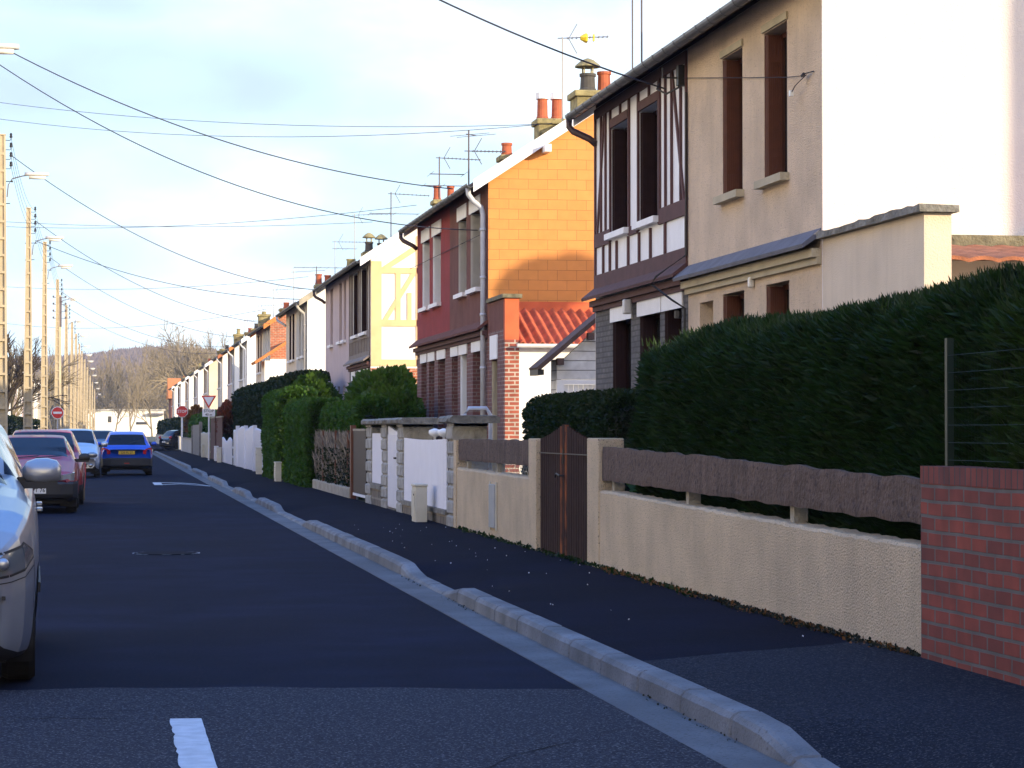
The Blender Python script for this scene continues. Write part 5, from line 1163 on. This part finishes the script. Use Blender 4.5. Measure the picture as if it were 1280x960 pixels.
# 1 silver people carrier at the left edge
stn = [(0, .66, .26, .70, .75, .50), (.05, .745, .20, .78, .84, .55), (.16, .825, .17, .86, .92, .62), (.42, .875, .165, .95, 1.03, .68), (.8, .895, .165, 1.01, 1.10, .72), (1.15, .90, .165, 1.03, 1.15, .74),
       (2.1, .90, .165, 1.06, 1.52, .58), (2.45, .90, .165, 1.065, 1.58, .58), (3.4, .90, .17, 1.07, 1.57, .58), (3.9, .89, .18, 1.07, 1.52, .65), (4.15, .85, .20, 1.0, 1.12, .68), (4.25, .78, .28, .9, .94, .6)]
PT = [('headlight_bezel', M['bumper'], .0, .40, lambda y: .628 + .26 * y, lambda y: .765 + .30 * y - .6 * max(0, y - .22), .002),
      ('headlight', M['lens'], .0, .375, lambda y: .642 + .27 * y, lambda y: .752 + .30 * y - .6 * max(0, y - .22), .006),
      ('bumper_seam', M['bumper'], .395, .405, lambda y: .45, lambda y: .72, .003), ('bumper_seam', M['bumper'], .0, .40, lambda y: .600 + .22 * y, lambda y: .606 + .22 * y, .003),
      ('door_seam', M['bumper'], 1.38, 1.388, lambda y: .28, lambda y: .99, .003), ('door_seam', M['bumper'], 2.42, 2.428, lambda y: .28, lambda y: .99, .003)]
c1 = car('silver people carrier cut off by the left edge of the photo, nearest of the cars', stn, M['silver'], (.86, 3.45), .315, ((1.5, 2.35), (2.42, 3.3), (3.36, 3.85)), (1.20, 2.05), (3.93, 4.12), step=.03, bumper=M['bumper'], bump_z=.19, rstep=.125, patches=PT)
for s in (-1, 1):
    for (xx, yy, zz, rr_) in ((.60, .0, .700, .040), (.705, .018, .715, .034)):
        b = MB(); b.lathe([(rr_, .03), (rr_, -.004), (rr_ * .85, -.016), (rr_ * .3, -.022)], (s * xx, yy, zz), axis='y', n=18); b.build('lamp_reflector', M['rim'], c1, smooth=True)
    for zz in (.36, .44): B('bumper_groove', M['bumper'], c1, (*(sorted((s * .60, s * .66))), -.016, .01, zz, zz + .008))
    B('parking_sensor', M['bumper'], c1, (*(sorted((s * .70, s * .72))), .0, .03, .52, .54))
B('grille', M['bumper'], c1, (-.48, .48, -.02, .03, .60, .66)); B('air_intake', M['black'], c1, (-.62, .62, -.02, .04, .24, .37)); B('number_plate', M['plate_w'], c1, (-.26, .26, -.035, -.012, .44, .55))
b = MB(); b.prism([(.86, .36), (.58, .36), (.66, .26), (.86, .20)][::-1], 'y', .08, .1) if False else None
for s in (-1, 1):
    B('door_handle', M['silver'], c1, (*(sorted((s * .885, s * .925))), 2.22, 2.42, .93, .955), bevel=.006); B('door_handle', M['silver'], c1, (*(sorted((s * .885, s * .925))), 3.1, 3.3, .94, .965), bevel=.006)
    mirror(c1, s * .80, 1.70, 1.185, M['silver'], 1.12, side=s)
for s in (-1, 1):
    B('side_moulding', M['bumper'], c1, (*(sorted((s * .893, s * .912))), 1.25, 3.0, .48, .54), bevel=.004)
c1.location = (-1.275, 13.42, 0); c1.rotation_euler = (0, 0, R(1.7))
# 2 red hatchback
def french(c, txt, yel, y, z, w_=.26, x=0., tw=.11, sgn=-1):
    B('number_plate', M['plate_y'] if yel else M['plate_w'], c, (x - w_, x + w_, y - .012, y + .012, z - .055, z + .055)); 
    text('plate_text', txt, .10, M['black'], c, (x, y - .014 , z), sx=.95)
sth = hatch(.80, 1.37, 3.7, .84)
c2 = car('small red hatchback with black bumper facing the camera behind the silver car', sth, M['redcar'], (.72, 3.05), .27, ((1.45, 2.25), (2.32, 3.1)), (1.18, 1.78), (3.30, 3.55), bumper=M['bumper'], bump_z=.55)
b = MB(); b.loft([[(x, y0, .28), (x, y0 - .03, .34), (x, y0 - .035, .52), (x, y0 + .0, .56), (x, y0 + .12, .56), (x, y0 + .12, .26)] for x, y0 in ((-.80, .38), (-.795, .22), (-.72, .05), (-.5, -.02), (0, -.045), (.5, -.02), (.72, .05), (.795, .22), (.80, .38))]); b.build('front_bumper', M['bumper'], c2)
b = MB(); b.box(-.40, .40, -.015, .03, .585, .665); b.build('grille', M['bumper'], c2)
for s in (-1, 1):
    b = MB(); b.loft([[(s * x, y, .575), (s * x, y, zt), (s * x, y + .09, zt + .01), (s * x, y + .09, .57)] for x, y, zt in ((.40, -.01, .66), (.55, .005, .675), (.68, .05, .70), (.745, .13, .715))]); b.build('headlight', M['lens'], c2)
    mirror(c2, s * .80, 1.38, .96, M['bumper'], .95, side=s)
french(c2, '5316 WT 76', False, -.062, .41, .26)
b = MB(); b.tube([(-.3, 1.08, .965), (.1, 1.15, 1.0)], .008, 4); b.tube([(.05, 1.08, .965), (.5, 1.15, 1.0)], .008, 4); b.build('wiper', M['black'], c2)
c2.location = (-1.33, 42.45, 0)
# a second red car right behind it
c2b = car('darker red car parked directly behind the small red hatchback', hatch(.84, 1.47, 3.9, .90), M['redcar'], (.75, 3.15), .29, ((1.45, 2.25), (2.32, 3.1)), (1.18, 1.78), (3.30, 3.7), bumper=M['bumper'], bump_z=.40)
for s in (-1, 1): lampblob('headlight', c2b, (s * .62, .06, .66), (.13, .06, .08), M['lens']); pass
c2b.location = (-1.30, 46.9, 0)
# 3 pale silver small car
c3 = car('pale silver hatchback facing the camera beside the blue car', hatch(.82, 1.50, 3.8, .93), M['whitecar'], (.72, 3.1), .285, ((1.4, 2.2), (2.28, 3.1)), (1.16, 1.78), (3.3, 3.6), bumper=M['bumper'], bump_z=.24)
for s in (-1, 1):
    lampblob('headlight', c3, (s * .56, .07, .70), (.17, .08, .095), M['lens']); lampblob('fog_light', c3, (s * .52, .0, .38), (.07, .04, .06), M['lens']); mirror(c3, s * .82, 1.36, 1.02, M['whitecar'], 1.0, side=s)
B('grille', M['bumper'], c3, (-.30, .30, -.016, .03, .56, .62)); B('air_intake', M['bumper'], c3, (-.40, .40, -.02, .02, .34, .44)); french(c3, '76', False, -.03, .49, .24)
c3.location = (-1.06, 74.2, 0)
# 4 blue hatchback driving away, modelled with its rear towards the camera
c4 = car('bright blue hatchback driving away, with yellow rear number plate and black bumper', [(3.82 - s[0], *s[1:]) for s in [(0, .64, .30, .56, .60, .5), (.08, .73, .23, .64, .70, .53), (.25, .78, .20, .72, .78, .56), (.6, .815, .19, .80, .86, .60), (1.0, .83, .19, .87, .95, .63), (1.15, .83, .19, .885, .99, .65), (1.9, .83, .19, .90, 1.37, .56), (2.3, .83, .19, .91, 1.425, .56), (3.0, .83, .20, .92, 1.40, .55), (3.32, .82, .21, .93, 1.32, .545), (3.62, .80, .22, .945, .985, .64), (3.70, .79, .24, .90, .94, .62), (3.82, .76, .30, .80, .84, .56)]][::-1],
         M['bluecar'], (.68, 3.12), .29, ((.75, 1.5), (1.58, 2.4)), (2.02, 2.62), (.215, .50), bumper=M['bumper'], bump_z=.34, parked=False)
b = MB(); b.loft([[(x, y0 - .01, .27), (x, y0 - .06, .33), (x, y0 - .06, .53), (x, y0 - .02, .575), (x, y0 + .12, .575), (x, y0 + .12, .25)] for x, y0 in ((-.83, .40), (-.82, .20), (-.76, .05), (-.5, -.0), (0, -.01), (.5, -.0), (.76, .05), (.82, .20), (.83, .40))]); b.build('rear_bumper', M['bumper'], c4)
for s in (-1, 1):
    b = MB(); b.loft([[(s * x, y, zb), (s * x, y - .01, zt), (s * x, y + .1, zt), (s * x, y + .1, zb)] for x, y, zb, zt in ((.52, -.018, .70, .80), (.62, .0, .675, .86), (.72, .04, .665, .90), (.80, .12, .67, .90))]); b.build('tail_light', M['lensred'], c4)
    mirror(c4, s * .82, 2.45, 1.0, M['bluecar'], .85, side=s)
french(c4, '226 PL 27', True, -.022, .735, .26)
B('plate_recess_trim', M['bumper'], c4, (-.32, .32, -.025, -.004, .80, .825)); b = MB(); b.tube([(0, .16, 1.01), (.28, .24, 1.10)], .008, 4); b.build('wiper', M['black'], c4); B('fog_light', M['lensred'], c4, (-.08, .08, -.075, -.062, .38, .41))
c4.location = (.57, 78.0, 0)
# 5 navy car, 6 black car
c5 = car('dark navy car seen between the pale silver car and the blue car', hatch(.83, 1.46, 3.9, .9), M['navycar'], (.72, 3.1), .29, ((1.4, 2.2), (2.28, 3.1)), (1.16, 1.78), (3.3, 3.7))
for s in (-1, 1): lampblob('headlight', c5, (s * .56, .06, .68), (.15, .07, .08), M['lens']); mirror(c5, s * .83, 1.36, 1.02, M['navycar'], 1.0, side=s)
c5.location = (-.35, 116, 0)
c6 = car('black hatchback half out of the side street beside the stop sign post', [(3.82 - s[0], *s[1:]) for s in hatch(.85, 1.47, 3.82, .93)][::-1], M['blackcar'], (.72, 3.1), .30, ((.75, 1.5), (1.58, 2.4)), (2.04, 2.64), (.16, .55), bumper=M['bumper'], bump_z=.45)
for s in (-1, 1): lampblob('tail_light', c6, (s * .76, .10, .92), (.10, .12, .12), M['lensred']); mirror(c6, s * .84, 2.45, 1.0, M['blackcar'], .9, side=s)
french(c6, '76', False, -.02, .6, .24)
c6.location = (3.95, 176.0, .02); c6.rotation_euler = (0, 0, R(-62))
# ---------------------------------------------------------------- trees
def baretree(h, seed, spread=.55, depth=6, r0=.16, kids=3, side=4, lean=0., first=.3, fine=.006):
    q = random.Random(seed); tr = MB(); tw = MB()
    def grow(p, d, l_, r, k):
        pts = [p]; n = 3
        for i in range(n):
            d = (d + Vector((q.gauss(0, .10), q.gauss(0, .10), q.gauss(.04, .07)))).normalized(); p = p + d * l_ / n; pts.append(p)
        (tr if k > depth - 2 else tw).tube(pts, [r * (1 - .35 * i / n) for i in range(n + 1)], 6 if k > depth - 2 else 3, cap=False)
        if k == 0: return
        for c in range(kids if k < depth else kids + 1):
            a = q.uniform(0, 6.28); sp = q.uniform(.6, 1.2) * spread; u = d.cross(Vector((math.cos(a), math.sin(a), .2))).normalized()
            st = pts[-1] if c == 0 else pts[q.choice((1, 2, 3))]
            grow(st, (d * math.cos(sp if c else sp * .35) + u * math.sin(sp if c else sp * .35)).normalized(), l_ * q.uniform(.62, .82), max(fine, r * (.62 if c else .72)), k - 1)
    grow(Vector((0, 0, 0)), Vector((lean, 0, 1)).normalized(), h * first, r0, depth)
    return tr, tw
def place_tree(src, x, y, s, rz, label, cat='tree', group=None, z=0):
    o = copy_tree(src); o.location = (x, y, z); o.scale = (s, s, s * 1.12); o.rotation_euler = (0, 0, rz); tag(o, label, cat, group); return o
protos = []
for k, (h, sp, kd) in enumerate(((10, .50, 3), (10, .62, 3), (10, .42, 3))):
    r = empty('bare_tree', (0, 0, 0), 0); a, t = baretree(h, 50 + k, sp, 6, .17, kd, fine=.016); a.build('trunk', M['bark_t'], r); t.build('crown', M['bark_far'], r); protos.append(r)
gl_ = 'bare winter trees closing the far end of the street'
TREES = [(-3.0, 535, 1.25, 'slim pale bare tree just right of the poles'), (1.5, 532, 1.35, 'forked bare tree in front of the long white building'), (4.6, 525, 1.5, 'bare tree whose leaning pale trunk stands before the white building'), (9.5, 540, 1.4, 'bare tree by the right end of the white building'),
         (-9, 600, 1.9, 'broad bare tree behind the poles'), (-1, 610, 1.95, 'tall bare tree behind the left end of the white building'), (5, 600, 2.0, 'tall bare tree behind the middle of the white building'), (11, 610, 2.0, 'bare tree behind the right end of the white building'), (17, 590, 1.9, 'bare tree rising beyond the farthest right houses'), (27, 610, 2.3, 'bare tree right of the largest round one'), (-18, 620, 1.8, 'bare tree beyond the farthest opposite house'), (31, 640, 2.3, 'bare tree peeping over the roofs of the distant houses'), (14, 660, 2.1, 'background bare tree between the hill and the houses'), (2, 680, 2.1, 'background bare tree under the middle of the hill'), (-7, 670, 2.0, 'background bare tree behind the far poles'), (8, 640, 2.0, 'bushy bare tree before the hill'), (-13, 560, 1.6, 'small bare tree left of the far poles'), (20, 640, 2.2, 'background bare tree left of the largest round one')]
for k, (x, y, s, lb) in enumerate(TREES):
    if k < 3: o = protos[k]; o.location = (x, y, 0); o.scale = (s,) * 3; tag(o, lb, 'tree', gl_)
    else: place_tree(protos[k % 3], x, y, s * rnd.uniform(.96, 1.04), rnd.uniform(0, 6.28), lb, group=gl_)
r = empty('bare_tree', (0, 0, 0), 0, 'largest round bare tree rising above the roofs against the sky', 'tree', gl_); a, t = baretree(9.0, 61, .74, 7, .2, 3, fine=.014, first=.26); a.build('trunk', M['bark_t'], r); t.build('crown', M['bark_far'], r); r.location = (21.5, 560, 0); r.scale = (3.2, 3.2, 3.35)
# woodland belt so the trees do not stand on bare ground
g = np.random.default_rng(70); n = 26000; P = np.stack([-70 + 150 * g.random(n), 640 + 120 * g.random(n), g.random(n) ** 1.1 * 15], 1)
P[:, 2] *= .8 + .35 * np.sin(P[:, 0] * .23) * np.cos(P[:, 0] * .11 + 1)
leaf_mesh('far_wood', P, np.tile([0, 0, 1.], (n, 1)), 1.5, M['bark_far'], None, 1.6, .45, 71, three=True, label='brown winter woodland behind the bare trees', cat='woodland', kind='stuff')
# bare garden tree on the left, pruned stubs
r = empty('garden_tree', (0, 0, 0), 0, 'dark leafless garden tree with crooked upswept branches behind the first poles', 'tree'); a, t = baretree(5.6, 91, .62, 6, .16, 3, fine=.012, first=.30, lean=.1); a.build('trunk', M['bark_d'], r); t.build('crown', M['bark_d'], r); r.scale = (1.15,) * 3; r.location = (-5.2, 118, .1)
r = empty('garden_tree', (0, 0, 0), 0, 'taller pale leafless tree with fine twigs above the opposite roofs', 'tree'); a, t = baretree(8.0, 97, .5, 6, .15, 3, fine=.012); a.build('trunk', M['bark_t'], r); t.build('crown', M['bark_t'], r); r.location = (-6.2, 150, .1)
# evergreen out of view whose shadow falls on the orange gable
r = empty('garden_conifer', (24.5, 27.8, 0), 0, 'tall evergreen in a back garden out of view to the right', 'tree')
g = np.random.default_rng(80); n = 9000; V = g.normal(0, 1, (n, 3)); V /= np.linalg.norm(V, axis=1)[:, None]; P = np.concatenate([np.array([23.45, 27.1, 10.35]) + V[:5500] * g.random((5500, 1)) ** .5 * np.array([.42, .42, .36]), np.array([24.05, 27.1, 10.5]) + V[5500:] * g.random((3500, 1)) ** .5 * np.array([.3, .3, .34])])
leaf_mesh('crown', P, V, .14, M['darkleaf'], r, 1.4, .6, 80); b = MB(); b.tube([(24.2, 27.1, 0), (24.1, 27.1, 8.5), (23.7, 27.1, 10.6)], [.2, .10, .03], 7); b.build('trunk', M['bark_d'], r)
# ---------------------------------------------------------------- white building, hill
wb = empty('white_building', (2, 560, 0), 0, 'long low white building closing the end of the street', 'building')
B('walls', M['white'], wb, (-6.5, 12.5, 560, 575, 0, 6.0)); B('roof', M['grey_r'], wb, (-6.9, 12.9, 559.6, 575.4, 6.001, 6.35)); B('window', M['glass'], wb, (-.2, .6, 559.9, 559.99, 3.3, 4.7), (6.2, 8.8, 559.9, 559.99, 2.8, 3.4)); B('dark_awning', M['slate'], wb, (8.8, 12.4, 558.5, 559.99, 5.0, 5.4))
b = MB(); nx, ny = 150, 14; rg = []
for j in range(ny):
    y = 900 + j * 60; rg.append([])
    for i in range(nx + 1):
        x = -420 + i * 8.0; t = max(0, (j - 0) / (ny - 1)); prof = 45 + 4 * math.sin(x * .012 + .8) + 2.0 * math.sin(x * .045) + 1.5 * noise.noise(Vector((x * .08, 0, 0)))
        z = prof * (t ** .8) * 1.18 + 2.6 * noise.noise(Vector((x * .12, y * .12, 0))) + 1.4 * noise.noise(Vector((x * .4, y * .4, 3))); rg[-1].append((x, y, z - 2))
b.loft(rg, cap=False, closed=False)
M['hill'] = mat('wooded_hill', (.125, .095, .095), .95, c2=(.085, .065, .065), vs=.04, bump=1.0, bs=.2)
b.build('hill', M['hill'], kind='structure', smooth=False)
g = np.random.default_rng(75); n = 40000; X = -60 + 200 * g.random(n); J = g.random(n)
def hz(x, j): return (45 + 4 * np.sin(x * .012 + .8) + 2 * np.sin(x * .045)) * (j ** .8) * 1.18
P = np.stack([X, 900 + J * 780, hz(X, J) - 3], 1)
leaf_mesh('hill_wood', P, np.tile([0, 0, 1.], (n, 1)), 3.0, M['hill'], None, 1.3, .3, 76, three=True, label='purplish leafless woodland covering the distant hill', cat='woodland', kind='stuff')

# ---------------------------------------------------------------- haze
hm = bpy.data.materials.new('air_haze'); hm.use_nodes = True; t = hm.node_tree; t.nodes.remove(t.nodes['Principled BSDF'])
pv = t.nodes.new('ShaderNodeVolumePrincipled'); pv.inputs['Color'].default_value = (.78, .84, 1.0, 1); pv.inputs['Density'].default_value = .00016
t.links.new(pv.outputs[0], t.nodes['Material Output'].inputs['Volume'])
b = MB(); b.box(-3050, 3050, -650, 4050, -1.2, 75); b.build('haze', hm, kind='stuff', label='thin bluish winter haze over the street and hill', cat='haze')
